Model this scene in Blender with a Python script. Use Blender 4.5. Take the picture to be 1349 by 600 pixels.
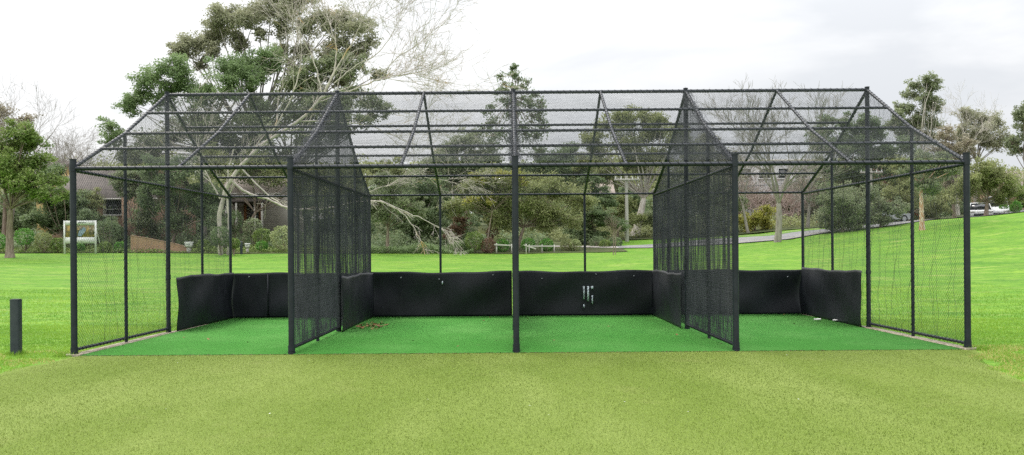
import bpy, math, random
import numpy as np
R = math.radians
random.seed(7); rng = np.random.default_rng(7)
for o in list(bpy.data.objects): bpy.data.objects.remove(o)
S = bpy.context.scene; COL = S.collection

# ------------------------------------------------------------------ camera
FPX = 1200.0; CX = 672.0; HZ = 331.0; HC = 1.64; ROLL = 0.0073
cam_d = bpy.data.cameras.new('camera'); cam = bpy.data.objects.new('camera', cam_d); COL.objects.link(cam)
cam_d.sensor_width = 36; cam_d.lens = FPX / 1349 * 36
cam_d.shift_x = 2.5 / 1349; cam_d.shift_y = 31 / 1349
cam_d.clip_start = .1; cam_d.clip_end = 5000
cam.location = (0, 0, HC); cam.rotation_euler = (R(90), ROLL, 0)
S.camera = cam
# ------------------------------------------------------------------ world, sun, exposure
SUN_EL, SUN_AZ = R(50), R(-40)          # azimuth measured from +Y towards +X
W = bpy.data.worlds.new("World"); S.world = W; W.use_nodes = True
nt = W.node_tree; nt.nodes.clear(); N = nt.nodes.new; L = nt.links.new
out = N('ShaderNodeOutputWorld'); mixs = N('ShaderNodeMixShader')
sky = N('ShaderNodeTexSky'); sky.sky_type = 'NISHITA'; sky.sun_disc = False
sky.sun_elevation = SUN_EL; sky.sun_rotation = SUN_AZ
bg1 = N('ShaderNodeBackground'); bg1.inputs[1].default_value = .1; L(sky.outputs[0], bg1.inputs[0])
tc = N('ShaderNodeTexCoord'); mp = N('ShaderNodeMapping'); mp.inputs['Scale'].default_value = (2.0, 2.0, 7)
mp.inputs['Location'].default_value = (3.1, .4, 2.2)
L(tc.outputs['Generated'], mp.inputs[0])
nz = N('ShaderNodeTexNoise'); nz.inputs['Scale'].default_value = 1.5; nz.inputs['Detail'].default_value = 6; nz.inputs['Roughness'].default_value = .5
nz.inputs['Distortion'].default_value = .4
L(mp.outputs[0], nz.inputs['Vector'])
cr = N('ShaderNodeValToRGB'); e = cr.color_ramp.elements
e[0].position = .36; e[0].color = (.77, .79, .82, 1); e[1].position = .58; e[1].color = (1, 1, 1, 1)
sep = N('ShaderNodeSeparateXYZ'); L(tc.outputs['Generated'], sep.inputs[0])
# the bank of cloud is thinner on the left: shift the noise by direction
ax = N('ShaderNodeMath'); ax.operation = 'MULTIPLY_ADD'; ax.inputs[1].default_value = -.30; L(sep.outputs[0], ax.inputs[0]); L(nz.outputs[0], ax.inputs[2])
L(ax.outputs[0], cr.inputs[0])
mul = N('ShaderNodeMath'); mul.operation = 'MULTIPLY_ADD'; mul.inputs[1].default_value = 3.2; mul.inputs[2].default_value = .91
cl = N('ShaderNodeMath'); cl.operation = 'MAXIMUM'; cl.inputs[1].default_value = 0; L(sep.outputs[2], cl.inputs[0]); pw = N('ShaderNodeMath'); pw.operation = 'POWER'; pw.inputs[1].default_value = 2; L(cl.outputs[0], pw.inputs[0]); L(pw.outputs[0], mul.inputs[0])
bg2 = N('ShaderNodeBackground'); L(cr.outputs[0], bg2.inputs[0]); L(mul.outputs[0], bg2.inputs[1])
mixs.inputs[0].default_value = .93
L(bg1.outputs[0], mixs.inputs[1]); L(bg2.outputs[0], mixs.inputs[2]); L(mixs.outputs[0], out.inputs[0])
sd = bpy.data.lights.new('sun', 'SUN'); sd.energy = 1.5; sd.angle = R(14); sd.color = (1, .93, .82)
sun = bpy.data.objects.new('sun', sd); COL.objects.link(sun)
sun.rotation_euler = (R(90) - SUN_EL, 0, math.pi - SUN_AZ)
S.view_settings.view_transform = 'Standard'; S.view_settings.look = 'None'
S.view_settings.exposure = 0.14; S.view_settings.gamma = 1; S.view_settings.use_curve_mapping = False
S.cycles.max_bounces = 5; S.cycles.transparent_max_bounces = 8; S.cycles.use_denoising = False; S.cycles.denoiser = 'OPENIMAGEDENOISE'; S.cycles.denoising_input_passes = 'RGB_ALBEDO_NORMAL'

# ------------------------------------------------------------------ materials
def mat(name, c1, c2=None, rough=.7, scale=3, fine=None, spec=.3, bump=0, bscale=40, tint=False, transl=0, metal=0, stretch=(1, 1, 1), detail=5, lo=.35, hi=.65):
    m = bpy.data.materials.new(name); m.use_nodes = True; t = m.node_tree; n = t.nodes.new; l = t.links.new
    b = t.nodes['Principled BSDF']; o = t.nodes['Material Output']
    b.inputs['Roughness'].default_value = rough; b.inputs['Specular IOR Level'].default_value = spec; b.inputs['Metallic'].default_value = metal
    g = n('ShaderNodeTexCoord'); mpp = n('ShaderNodeMapping'); mpp.inputs['Scale'].default_value = stretch; l(g.outputs['Object'], mpp.inputs[0])
    c2 = c2 or tuple(x * .7 for x in c1)
    mx = n('ShaderNodeMix'); mx.data_type = 'RGBA'
    mx.inputs[6].default_value = (*c1, 1); mx.inputs[7].default_value = (*c2, 1)
    if tint:
        a = n('ShaderNodeAttribute'); a.attribute_name = 'tint'; l(a.outputs['Fac'], mx.inputs[0])
    else:
        z = n('ShaderNodeTexNoise'); z.inputs['Scale'].default_value = scale; z.inputs['Detail'].default_value = detail; l(mpp.outputs[0], z.inputs['Vector'])
        mr = n('ShaderNodeMapRange'); mr.inputs[1].default_value = lo; mr.inputs[2].default_value = hi; l(z.outputs[0], mr.inputs[0]); l(mr.outputs[0], mx.inputs[0])
    colout = mx.outputs[2]
    if fine:
        z2 = n('ShaderNodeTexNoise'); z2.inputs['Scale'].default_value = fine[0]; z2.inputs['Detail'].default_value = 3; l(mpp.outputs[0], z2.inputs['Vector'])
        mr2 = n('ShaderNodeMapRange'); mr2.inputs[1].default_value = .3; mr2.inputs[2].default_value = .7
        mr2.inputs[3].default_value = 1 - fine[1]; mr2.inputs[4].default_value = 1 + fine[1]; l(z2.outputs[0], mr2.inputs[0])
        sc = n('ShaderNodeVectorMath'); sc.operation = 'SCALE'; l(colout, sc.inputs[0]); l(mr2.outputs[0], sc.inputs['Scale']); colout = sc.outputs[0]
    l(colout, b.inputs['Base Color'])
    if bump:
        z3 = n('ShaderNodeTexNoise'); z3.inputs['Scale'].default_value = bscale; z3.inputs['Detail'].default_value = 4; l(g.outputs['Object'], z3.inputs['Vector'])
        bp = n('ShaderNodeBump'); bp.inputs['Strength'].default_value = bump; bp.inputs['Distance'].default_value = .02; l(z3.outputs[0], bp.inputs['Height']); l(bp.outputs[0], b.inputs['Normal'])
    if transl:
        tr = n('ShaderNodeBsdfTranslucent'); l(colout, tr.inputs[0]); ms = n('ShaderNodeMixShader'); ms.inputs[0].default_value = transl
        l(b.outputs[0], ms.inputs[1]); l(tr.outputs[0], ms.inputs[2]); l(ms.outputs[0], o.inputs[0])
    return m

def layered(name, base, layers, rough=.85, spec=.15, bump=.3, bscale=60):
    """base colour with several noise layers: (colour, scale, lo, hi, stretch, detail)"""
    m = bpy.data.materials.new(name); m.use_nodes = True; t = m.node_tree; n = t.nodes.new; l = t.links.new
    b = t.nodes['Principled BSDF']; b.inputs['Roughness'].default_value = rough; b.inputs['Specular IOR Level'].default_value = spec
    g = n('ShaderNodeTexCoord'); cur = None
    for i, (c, s_, lo, hi, st, de) in enumerate(layers):
        mpp = n('ShaderNodeMapping'); mpp.inputs['Scale'].default_value = st; mpp.inputs['Location'].default_value = (i * 7.3, i * 3.1, 0); l(g.outputs['Object'], mpp.inputs[0])
        z = n('ShaderNodeTexNoise'); z.inputs['Scale'].default_value = s_; z.inputs['Detail'].default_value = de; z.inputs['Roughness'].default_value = .6; l(mpp.outputs[0], z.inputs['Vector'])
        mr = n('ShaderNodeMapRange'); mr.inputs[1].default_value = lo; mr.inputs[2].default_value = hi; l(z.outputs[0], mr.inputs[0])
        mx = n('ShaderNodeMix'); mx.data_type = 'RGBA'; l(mr.outputs[0], mx.inputs[0])
        if cur is None: mx.inputs[6].default_value = (*base, 1)
        else: l(cur, mx.inputs[6])
        mx.inputs[7].default_value = (*c, 1); cur = mx.outputs[2]
    l(cur, b.inputs['Base Color'])
    z3 = n('ShaderNodeTexNoise'); z3.inputs['Scale'].default_value = bscale; z3.inputs['Detail'].default_value = 3; l(g.outputs['Object'], z3.inputs['Vector'])
    bp = n('ShaderNodeBump'); bp.inputs['Strength'].default_value = bump; bp.inputs['Distance'].default_value = .02; l(z3.outputs[0], bp.inputs['Height']); l(bp.outputs[0], b.inputs['Normal'])
    return m

def brickmat(name, c1, c2, mortar, scale=1.0, bw=.23, rh=.076, axes='XZ'):
    m = bpy.data.materials.new(name); m.use_nodes = True; t = m.node_tree; n = t.nodes.new; l = t.links.new
    b = t.nodes['Principled BSDF']; b.inputs['Roughness'].default_value = .9
    g = n('ShaderNodeTexCoord'); s_ = n('ShaderNodeSeparateXYZ'); c = n('ShaderNodeCombineXYZ'); l(g.outputs['Object'], s_.inputs[0])
    ad = n('ShaderNodeMath'); l(s_.outputs[0], ad.inputs[0]); l(s_.outputs[1], ad.inputs[1]); l(ad.outputs[0], c.inputs[0]); l(s_.outputs[2], c.inputs[1])
    br = n('ShaderNodeTexBrick'); br.inputs['Scale'].default_value = scale; br.inputs['Brick Width'].default_value = bw; br.inputs['Row Height'].default_value = rh
    br.inputs['Mortar Size'].default_value = .008; br.inputs['Color1'].default_value = (*c1, 1); br.inputs['Color2'].default_value = (*c2, 1); br.inputs['Mortar'].default_value = (*mortar, 1)
    l(c.outputs[0], br.inputs['Vector']); l(br.outputs[0], b.inputs['Base Color']); return m

M = {}
def leafm(k, c1, c2, tr=.35): M[k] = mat(k, tuple(x*1.25 for x in c1), tuple(x*1.25 for x in c2), rough=.5, tint=True, transl=tr, spec=.25)
leafm('leaf_mid', (.11, .17, .045), (.22, .28, .08)); leafm('leaf_grey', (.20, .21, .135), (.36, .36, .24), .45)
leafm('leaf_dark', (.10, .145, .07), (.21, .26, .13), .42); leafm('leaf_olive', (.155, .18, .075), (.30, .32, .14), .42)
leafm('leaf_yellow', (.20, .21, .05), (.40, .38, .09)); leafm('leaf_bright', (.07, .19, .035), (.16, .32, .06))
leafm('leaf_brown', (.13, .08, .055), (.24, .15, .1)); leafm('leaf_pale', (.22, .26, .12), (.38, .42, .2)); leafm('leaf_orange', (.6, .2, .02), (.8, .4, .05))
leafm('leaf_tan', (.19, .175, .12), (.33, .29, .21)); leafm('leaf_eucalypt', (.15, .185, .105), (.30, .33, .19), .4); leafm('leaf_fresh', (.13, .19, .085), (.25, .33, .15), .45)
leafm('blade', (.10, .23, .02), (.27, .40, .05), .35)
leafm('pile', (.105, .148, .02), (.20, .25, .06), .25)
leafm('blade_dry', (.30, .28, .07), (.5, .46, .18), .3)
M['bark'] = mat('bark', (.16, .12, .09), (.3, .24, .19), scale=4, stretch=(3, 3, .6), bump=.4)
M['bark_pale'] = mat('bark_pale', (.42, .38, .32), (.6, .56, .5), scale=2.5, stretch=(2, 2, .7), bump=.3)
M['bark_twig'] = mat('bark_twig', (.30, .22, .2), (.4, .32, .28))
M['bark_lichen'] = layered('bark_lichen', (.56, .50, .45), [((.38, .34, .31), 2.5, .45, .62, (1, 1, 1), 4), ((.52, .34, .12), .5, .60, .70, (1, 1, 1), 3)])
M['bark_peel'] = mat('bark_peel', (.5, .28, .16), (.62, .5, .4), scale=3, stretch=(2, 2, 1), lo=.45, hi=.55)
M['bark_grey'] = mat('bark_grey', (.2, .18, .155), (.33, .3, .26), scale=3, stretch=(3, 3, .6))
M['steel'] = mat('steel', (.010, .014, .021), (.018, .023, .032), rough=.45, spec=.4, scale=6, fine=(60, .25))
M['lace'] = mat('lace', (.014, .017, .02), rough=.8)
M['net'] = mat('net', (.045, .05, .058), (.085, .09, .10), rough=.85, scale=1.5)
M['net_roof'] = mat('net_roof', (.05, .055, .062), (.09, .095, .1), rough=.8, scale=.6)
M['wire'] = mat('wire', (.03, .035, .04), (.05, .055, .06), rough=.5, scale=1.5)
M['vinyl'] = layered('vinyl', (.006, .008, .012), [((.011, .014, .020), 1.1, .4, .7, (1, 1, 1), 4), ((.03, .032, .036), 6, .62, .9, (1, 1, .6), 5)], rough=.5, spec=.4, bump=.1, bscale=3)
M['white_mark'] = mat('white_mark', (.6, .68, .72), (.06, .07, .08), scale=9, rough=.6, lo=.45, hi=.62)
M['concrete'] = mat('concrete', (.42, .36, .28), (.22, .19, .14), scale=5, fine=(50, .2), bump=.3)
M['asphalt'] = mat('asphalt', (.16, .16, .165), (.22, .215, .21), scale=.6, fine=(20, .15))
M['path'] = mat('path', (.38, .35, .33), (.3, .27, .25), scale=1)
M['bollard'] = mat('bollard', (.035, .042, .052), (.05, .058, .068), rough=.5, scale=8, fine=(90, .15))
M['lawn'] = layered('lawn', (.115, .25, .020), [
    ((.175, .305, .03), .22, .38, .62, (1, 1.8, 1), 4), ((.065, .175, .014), .35, .48, .66, (.8, 2.2, 1), 6), ((.09, .22, .015), 1.1, .48, .60, (.7, 2.4, 1), 6),
    ((.26, .31, .08), .8, .54, .74, (.6, 2.2, 1), 6), ((.28, .235, .10), .33, .66, .76, (.45, 2.2, 1), 6), ((.05, .14, .012), 3.2, .48, .72, (1, 1.6, 1), 6), ((.05, .15, .012), 9, .52, .8, (1, 1.5, 1), 4), ((.28, .36, .09), 22, .56, .85, (1, 1, 1), 3)], bump=.8, bscale=35)
M['turf'] = layered('turf', (.142, .202, .026), [
    ((.205, .262, .058), .5, .42, .66, (1.3, .28, 1), 4), ((.105, .165, .012), .6, .50, .74, (1, .5, 1), 5), ((.20, .225, .06), .9, .6, .8, (1, .8, 1), 5),
    ((.12, .18, .025), 22, .46, .78, (1.6, 1, 1), 4), ((.33, .41, .12), 48, .54, .80, (1.6, 1, 1), 3), ((.08, .13, .014), 75, .52, .75, (2, 1, 1), 2)], rough=.8, bump=.9, bscale=90)
M['mat_green'] = layered('mat_green', (.075, .255, .048), [
    ((.11, .30, .07), .6, .45, .7, (1, .6, 1), 4), ((.055, .225, .04), 1.1, .55, .8, (1, .7, 1), 5), ((.13, .27, .08), 3.5, .62, .8, (1, .5, 1), 5),
    ((.055, .22, .04), 30, .52, .8, (1, 1.4, 1), 4), ((.17, .42, .15), 60, .58, .85, (1, 1, 1), 3)], rough=.95, spec=.04, bump=.6, bscale=90)
M['soil'] = layered('soil', (.05, .07, .025), [((.1, .12, .04), 1.2, .45, .7, (1, 1, 1), 5), ((.09, .06, .035), 4, .5, .7, (1, 1, 1), 4)])
M['hill'] = layered('hill', (.06, .10, .03), [((.1, .15, .05), .05, .4, .7, (1, 1, 1), 6), ((.12, .3, .03), .02, .55, .65, (1, 1, 1), 3)])
M['brick'] = brickmat('brick', (.30, .17, .10), (.23, .12, .07), (.36, .31, .25))
M['brick_wall'] = brickmat('brick_wall', (.42, .24, .13), (.33, .18, .1), (.4, .34, .28))
M['tiles'] = brickmat('tiles', (.085, .07, .065), (.12, .10, .09), (.04, .035, .03), bw=.3, rh=.17)
M['tiles_red'] = brickmat('tiles_red', (.36, .13, .1), (.3, .11, .09), (.12, .05, .04), bw=.3, rh=.2)
M['tiles_tan'] = brickmat('tiles_tan', (.34, .28, .24), (.28, .23, .2), (.12, .1, .08), bw=.3, rh=.2)
M['white_paint'] = mat('white_paint', (.78, .78, .76), (.66, .66, .64), scale=4)
M['off_white'] = mat('off_white', (.5, .48, .44), (.42, .4, .36), scale=2)
M['render_yellow'] = mat('render_yellow', (.62, .45, .2), (.5, .36, .16), scale=2)
M['render_pale'] = mat('render_pale', (.55, .54, .53), (.42, .41, .4), scale=.5)
M['weatherboard'] = brickmat('weatherboard', (.26, .24, .2), (.23, .21, .18), (.1, .09, .08), bw=6, rh=.16)
M['timber_red'] = mat('timber_red', (.32, .14, .07), scale=5)
M['glass_dark'] = mat('glass_dark', (.02, .024, .03), (.035, .04, .045), rough=.08, spec=.6, scale=1)
M['car_white'] = mat('car_white', (.75, .76, .77), (.7, .71, .72), rough=.25, spec=.6, scale=1)
M['car_silver'] = mat('car_silver', (.42, .44, .46), (.38, .4, .42), rough=.3, spec=.6, scale=1)
M['car_red'] = mat('car_red', (.4, .04, .03), (.35, .04, .03), rough=.3, spec=.6, scale=1)
M['car_dark'] = mat('car_dark', (.03, .034, .04), (.04, .045, .05), rough=.3, spec=.6, scale=1)
M['rubber'] = mat('rubber', (.015, .015, .016), rough=.8)
M['lamp_red'] = mat('lamp_red', (.4, .02, .02), rough=.2); M['lamp_clear'] = mat('lamp_clear', (.75, .75, .72), rough=.15)
M['sign_picture'] = layered('sign_picture', (.20, .17, .09), [((.42, .30, .10), 2.2, .5, .6, (1, 1, 1), 3), ((.10, .10, .06), 3.1, .52, .6, (1, 1, 1), 3), ((.55, .48, .38), 5, .58, .64, (1, 1, 1), 2)], rough=.5, bump=0)
M['sign_blue'] = mat('sign_blue', (.35, .45, .56), (.12, .18, .26), scale=5); M['ink'] = mat('ink', (.06, .07, .08))
M['dead_leaf'] = mat('dead_leaf', (.22, .09, .035), (.3, .17, .07), tint=True); M['crumb'] = mat('crumb', (.06, .05, .02), (.16, .12, .06), tint=True); M['paper'] = mat('paper', (.75, .75, .73), (.6, .6, .58), scale=20)
M['pole_wood'] = mat('pole_wood', (.46, .44, .40), (.34, .32, .29), scale=3, stretch=(4, 4, .4))
M['flower'] = mat('flower', (.62, .26, .16), (.5, .36, .24), tint=True, transl=.3)

# ------------------------------------------------------------------ mesh building
class MB:
    def __init__(s): s.V = []; s.F = []; s.T = []; s.n = 0
    def add(s, V, F, tint=None):
        V = np.asarray(V, float).reshape(-1, 3); F = np.asarray(F, int)
        s.V.append(V); s.F.append(F + s.n); s.n += len(V)
        s.T.append(np.full(len(F), .5) if tint is None else np.broadcast_to(tint, (len(F),)).astype(float))
        return s
    def box(s, a, b, taper=0):
        (x0, y0, z0), (x1, y1, z1) = a, b; t = taper
        V = [(x0, y0, z0), (x1, y0, z0), (x1, y1, z0), (x0, y1, z0), (x0 + t, y0 + t, z1), (x1 - t, y0 + t, z1), (x1 - t, y1 - t, z1), (x0 + t, y1 - t, z1)]
        return s.add(V, [(3, 2, 1, 0), (4, 5, 6, 7), (0, 1, 5, 4), (1, 2, 6, 5), (2, 3, 7, 6), (3, 0, 4, 7)])
    def segs(s, P0, P1, r0, r1, n=3, tint=None):
        P0 = np.asarray(P0, float).reshape(-1, 3); P1 = np.asarray(P1, float).reshape(-1, 3); k = len(P0)
        if k == 0: return s
        d = P1 - P0; d /= np.linalg.norm(d, axis=1, keepdims=True) + 1e-9
        ref = np.where(np.abs(d[:, 2:3]) < .9, [[0, 0, 1.]], [[1., 0, 0]])
        u = np.cross(d, ref); u /= np.linalg.norm(u, axis=1, keepdims=True); v = np.cross(d, u)
        a = np.arange(n) / n * 2 * math.pi; c, sn = np.cos(a), np.sin(a)
        ring = u[:, None, :] * c[None, :, None] + v[:, None, :] * sn[None, :, None]
        r0 = np.broadcast_to(r0, (k,))[:, None, None]; r1 = np.broadcast_to(r1, (k,))[:, None, None]
        V = np.concatenate([P0[:, None] + ring * r0, P1[:, None] + ring * r1], 1).reshape(-1, 3)
        i = np.arange(n); j = (i + 1) % n; q = np.stack([i, j, j + n, i + n], 1)
        F = (q[None] + (np.arange(k) * 2 * n)[:, None, None]).reshape(-1, 4)
        return s.add(V, F, None if tint is None else np.repeat(tint, n))
    def tube(s, pts, rad, n=8, cap=True):
        P = np.asarray(pts, float); m = len(P); rad = np.broadcast_to(rad, (m,))
        T = np.gradient(P, axis=0); T /= np.linalg.norm(T, axis=1, keepdims=True) + 1e-9
        ref = np.array([0, 0, 1.]) if abs(T[0, 2]) < .9 else np.array([0, 1., 0])
        V = []; a = np.arange(n) / n * 2 * math.pi
        for k in range(m):
            u = np.cross(T[k], ref); u /= np.linalg.norm(u) + 1e-9; v = np.cross(T[k], u)
            V.append(P[k] + (np.cos(a)[:, None] * u + np.sin(a)[:, None] * v) * rad[k])
        F = [(k * n + i, k * n + (i + 1) % n, (k + 1) * n + (i + 1) % n, (k + 1) * n + i) for k in range(m - 1) for i in range(n)]
        s.add(np.concatenate(V), F)
        if cap:
            for k in (0, m - 1):
                V2 = np.vstack([V[k], P[k][None]]); s.add(V2, [(i, (i + 1) % n, n) for i in range(n)])
        return s
    def prism(s, poly, axis, a, b):
        """extrude a 2-D outline (convex or not) along axis between a and b"""
        n = len(poly)
        def mk(p, t): return {'x': (t, p[0], p[1]), 'y': (p[0], t, p[1]), 'z': (p[0], p[1], t)}[axis]
        V = [mk(p, a) for p in poly] + [mk(p, b) for p in poly]
        s.add(V, [(i, (i + 1) % n, (i + 1) % n + n, i + n) for i in range(n)])
        s.add(V, [tuple(range(n))]); s.add(V, [tuple(range(2 * n - 1, n - 1, -1))]); return s
    def build(s, name, m, parent=None, smooth=False, mods=None):
        V = np.concatenate(s.V); me = bpy.data.meshes.new(name)
        loops = np.concatenate([f.reshape(-1) for f in s.F]); tot = np.concatenate([np.full(len(f), f.shape[1]) for f in s.F])
        me.vertices.add(len(V)); me.vertices.foreach_set('co', V.reshape(-1).astype(np.float32))
        me.loops.add(len(loops)); me.loops.foreach_set('vertex_index', loops.astype(np.int32))
        me.polygons.add(len(tot)); st = np.concatenate([[0], np.cumsum(tot)[:-1]])
        me.polygons.foreach_set('loop_start', st.astype(np.int32)); me.polygons.foreach_set('loop_total', tot.astype(np.int32))
        me.update(calc_edges=True); me.validate()
        at = me.attributes.new('tint', 'FLOAT', 'FACE'); T = np.concatenate(s.T)
        if len(at.data) == len(T): at.data.foreach_set('value', T.astype(np.float32))
        if smooth: me.polygons.foreach_set('use_smooth', np.ones(len(me.polygons), bool))
        me.materials.append(M[m] if isinstance(m, str) else m)
        o = bpy.data.objects.new(name, me); COL.objects.link(o)
        if parent:
            o.parent = parent; loc = parent.location
            me.transform(__import__('mathutils').Matrix.Translation(-loc))
        return o

def tag(o, label=None, cat=None, group=None, kind=None):
    if label: o['label'] = label
    if cat: o['category'] = cat
    if group: o['group'] = group
    if kind: o['kind'] = kind
    return o
def thing(name, loc, label, cat, group=None):
    o = bpy.data.objects.new(name, None); COL.objects.link(o); o.location = loc; o.empty_display_size = .3
    return tag(o, label, cat, group)

# ------------------------------------------------------------------ terrain
EX = [-200, -60, -35, -18, 0, 10, 15.7, 20, 22, 28, 31.4, 35, 45, 80, 200]
EZ = [1.9, 1.8, 1.72, 1.6, 1.42, 1.58, 1.85, 2.1, 2.45, 3.15, 3.7, 3.95, 4.9, 7, 10]
SL = [.05, .05, .05, .05, .06, .07, .07, .07, .06, .03, .004, -.006, .0, .01, .03]
def gz(x, y):
    x = np.asarray(x, float); y = np.asarray(y, float)
    E = np.interp(x, EX, EZ); t = np.clip((y - 23.3) / 38.7, 0, 1)
    z = E * (t ** 1.25)
    z = z + np.interp(x, EX, SL) * np.clip(y - 62, 0, 160) + .02 * np.clip(y - 222, 0, 500)
    return z
def g1(x, y): return float(gz(x, y))
def hz(px): return HZ - ROLL * (px - CX)
def P(px, py, D):
    return np.array([((px - CX) + (HZ - py) * ROLL) * D / FPX, D, HC + (hz(px) - py) * D / FPX])
def G(px, D):
    x = (px - CX) * D / FPX; return np.array([x, D, g1(x, D)])

def sheet(name, poly_fn, m, n=(20, 60), dz=.02, kind='structure'):
    """surface following the terrain; poly_fn(s,t)->x,y"""
    a, b = n; s_, t_ = np.meshgrid(np.linspace(0, 1, a), np.linspace(0, 1, b))
    x, y = poly_fn(s_, t_); V = np.stack([x, y, gz(x, y) + dz], -1).reshape(-1, 3)
    F = [(j * a + i, j * a + i + 1, (j + 1) * a + i + 1, (j + 1) * a + i) for j in range(b - 1) for i in range(a - 1)]
    return tag(MB().add(V, F).build(name, m, smooth=True), kind=kind)

xs = np.concatenate([np.linspace(-1500, -220, 14), np.linspace(-200, -50, 26), np.linspace(-48, 48, 97), np.linspace(50, 200, 26), np.linspace(220, 1500, 14)])
ys = np.concatenate([np.linspace(-60, 16, 16), np.linspace(17, 72, 100), np.linspace(75, 225, 30), np.linspace(240, 2500, 30)])
XX, YY = np.meshgrid(xs, ys); ZZ = gz(XX, YY)
ZZ = ZZ + np.where((YY > 24) & (YY < 62), .03 * np.sin(XX * .7 + YY * .3) * np.clip((YY - 24) / 10, 0, 1), 0)
V = np.stack([XX, YY, ZZ], -1).reshape(-1, 3); nx = len(xs)
jj, ii = np.meshgrid(np.arange(len(ys) - 1), np.arange(nx - 1), indexing='ij'); q = (jj * nx + ii).reshape(-1)
tag(MB().add(V, np.stack([q, q + 1, q + nx + 1, q + nx], 1)).build('lawn', 'lawn', smooth=True), kind='structure')
# artificial turf apron in front of the cage, with a slightly ragged outline
def apron(s_, t_):
    y = -6 + t_ * 20.62
    wob = .07 * np.sin(y * 2.3) + .05 * np.sin(y * 5.1 + 1)
    xl = -7.0 - .25 * np.clip((y - 12) / 2, 0, 1) * 0 + wob - .15 * np.clip(14 - y, 0, 20) * .1
    xr = np.where(y > 11.2, 6.15 + (y - 11.2) * .37, 6.15 + (11.2 - y) * .25) + wob
    return xl + (xr - xl) * s_, y
sheet('turf_apron', apron, 'turf', (60, 90), .006)
# green synthetic floor of the nets, 14 mm thick
mb = MB().box((-6.93, 14.62, .0), (7.26, 22.95, .016)); tag(mb.build('synthetic_floor', 'mat_green'), kind='structure')
sheet('hillside', lambda s, t: (-260 + s * 560, 76 + 3 * np.sin(s * 60) + t * 150), 'soil', (120, 40), .06)
sheet('garden_bed', lambda s, t: (-120 + s * 128, 62.2 + .6 * np.sin(s * 37) + t * 40), 'soil', (130, 20), .03)
tag(MB().box((-7.10, 14.57, -.1), (-6.935, 18.95, .028)).box((-7.06, 18.95, -.1), (-6.935, 22.98, .02)).build('kerb_strip', 'concrete'), kind='structure')
tag(MB().box((7.265, 14.57, -.1), (7.43, 18.95, .028)).box((7.265, 18.95, -.1), (7.39, 22.98, .02)).build('kerb_strip', 'concrete'), kind='structure')
rp = np.array([[7.5, 66.3, 2.2], [10.8, 66.2, 3.4], [15.5, 67.2, 6], [20, 67.4, 4.6], [27, 68.4, 4.2], [34, 71, 5.5], [45, 74, 5.5], [80, 82, 5.5]])
def road(s_, t_):
    x = 7.5 + t_ * 70; yc = np.interp(x, rp[:, 0], rp[:, 1]); w = np.interp(x, rp[:, 0], rp[:, 2]); return x, yc + (s_ - .5) * w
sheet('road', road, 'asphalt', (8, 120), .05)
sheet('path', lambda s, t: (3 + t * 4.8, 69.5 - t * 3.3 + (s - .5) * (1.4 + t * .8)), 'path', (6, 30), .06)
def ribbon(off, w):
    def f(s_, t_):
        x = 15 + t_ * 60; yc = np.interp(x, rp[:, 0], rp[:, 1]) + off * np.interp(x, rp[:, 0], rp[:, 2]); return x, yc + (s_ - .5) * w
    return f
for off in (-.52, .52): sheet('kerb', ribbon(off, .22), 'concrete', (4, 120), .14)

# ------------------------------------------------------------------ practice-net cage
XW = [-7.03, -3.53, .09, 3.63, 7.36]; YF, Y1, YR, Y3, YB = 14.67, 16.66, 18.72, 20.8, 22.9
ZE, ZM, ZRD = 3.06, 3.84, 4.90
def zroof(y): return float(np.interp(y, [YF, Y1, YR, Y3, YB], [ZE, ZM, ZRD, ZM, ZE]))
cage = thing('cricket_practice_nets', (.15, YF, 0), 'long black steel cricket net enclosure with four bays and sloping mesh roof', 'sports cage')
def post(x, y, z, r, base=True):
    mb = MB(); mb.tube([(x, y, 0), (x, y, z)], r, 14)
    mb.tube([(x, y, z), (x, y, z + .012)], r * 1.12, 14)
    if base:
        mb.tube([(x, y, 0), (x, y, .05)], r * 1.25, 14)
        a = np.arange(0, 1.0, .0001)
    return mb
for i, x in enumerate(XW):
    p = post(x, YF, ZE + .10, .05).build('post', 'steel', cage, True)
    post(x, YR, ZRD + .05, .045).build('post', 'steel', cage, True)
    post(x, YB, ZE + .02, .036).build('post', 'steel', cage, True)
    post(x, Y1, ZM, .030, False).build('post', 'steel', cage, True); post(x, Y3, ZM, .030, False).build('post', 'steel', cage, True)
XM = [-5.33, -1.75, 1.88, 5.50]
for x in XM: post(x, YB, ZE, .030, False).build('post', 'steel', cage, True)
def rail(a, b, r, name='rail'):
    a = np.array(a, float); b = np.array(b, float); mb = MB().tube([a, (a + b) / 2, b], r, 10)
    return mb.build(name, 'steel', cage, True)
laces = MB()
def lace(a, b, r, pitch=.13):
    a = np.array(a, float); b = np.array(b, float); Ln = np.linalg.norm(b - a); d = (b - a) / Ln
    ref = np.array([0, 0, 1.]) if abs(d[2]) < .9 else np.array([0, 1., 0]); u = np.cross(d, ref); u /= np.linalg.norm(u); v = np.cross(d, u)
    n = int(Ln / pitch * 7); t = np.linspace(0, 1, n); ph = t * Ln / pitch * 2 * math.pi + .6 * np.sin(t * Ln * 1.7)
    pts = a + t[:, None] * (b - a) + (np.cos(ph)[:, None] * u + np.sin(ph)[:, None] * v) * (r + .003)
    laces.segs(pts[:-1], pts[1:], .0055, .0055, 3)
def yz_at(f): return f
slopeF = [(YF, ZE), ((YF + Y1) / 2, (ZE + ZM) / 2), (Y1, ZM), ((Y1 + YR) / 2, (ZM + ZRD) / 2), (YR, ZRD)]
slopeB = [((YR + Y3) / 2, (ZM + ZRD) / 2), (Y3, ZM), ((Y3 + YB) / 2, (ZE + ZM) / 2), (YB, ZE)]
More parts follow.
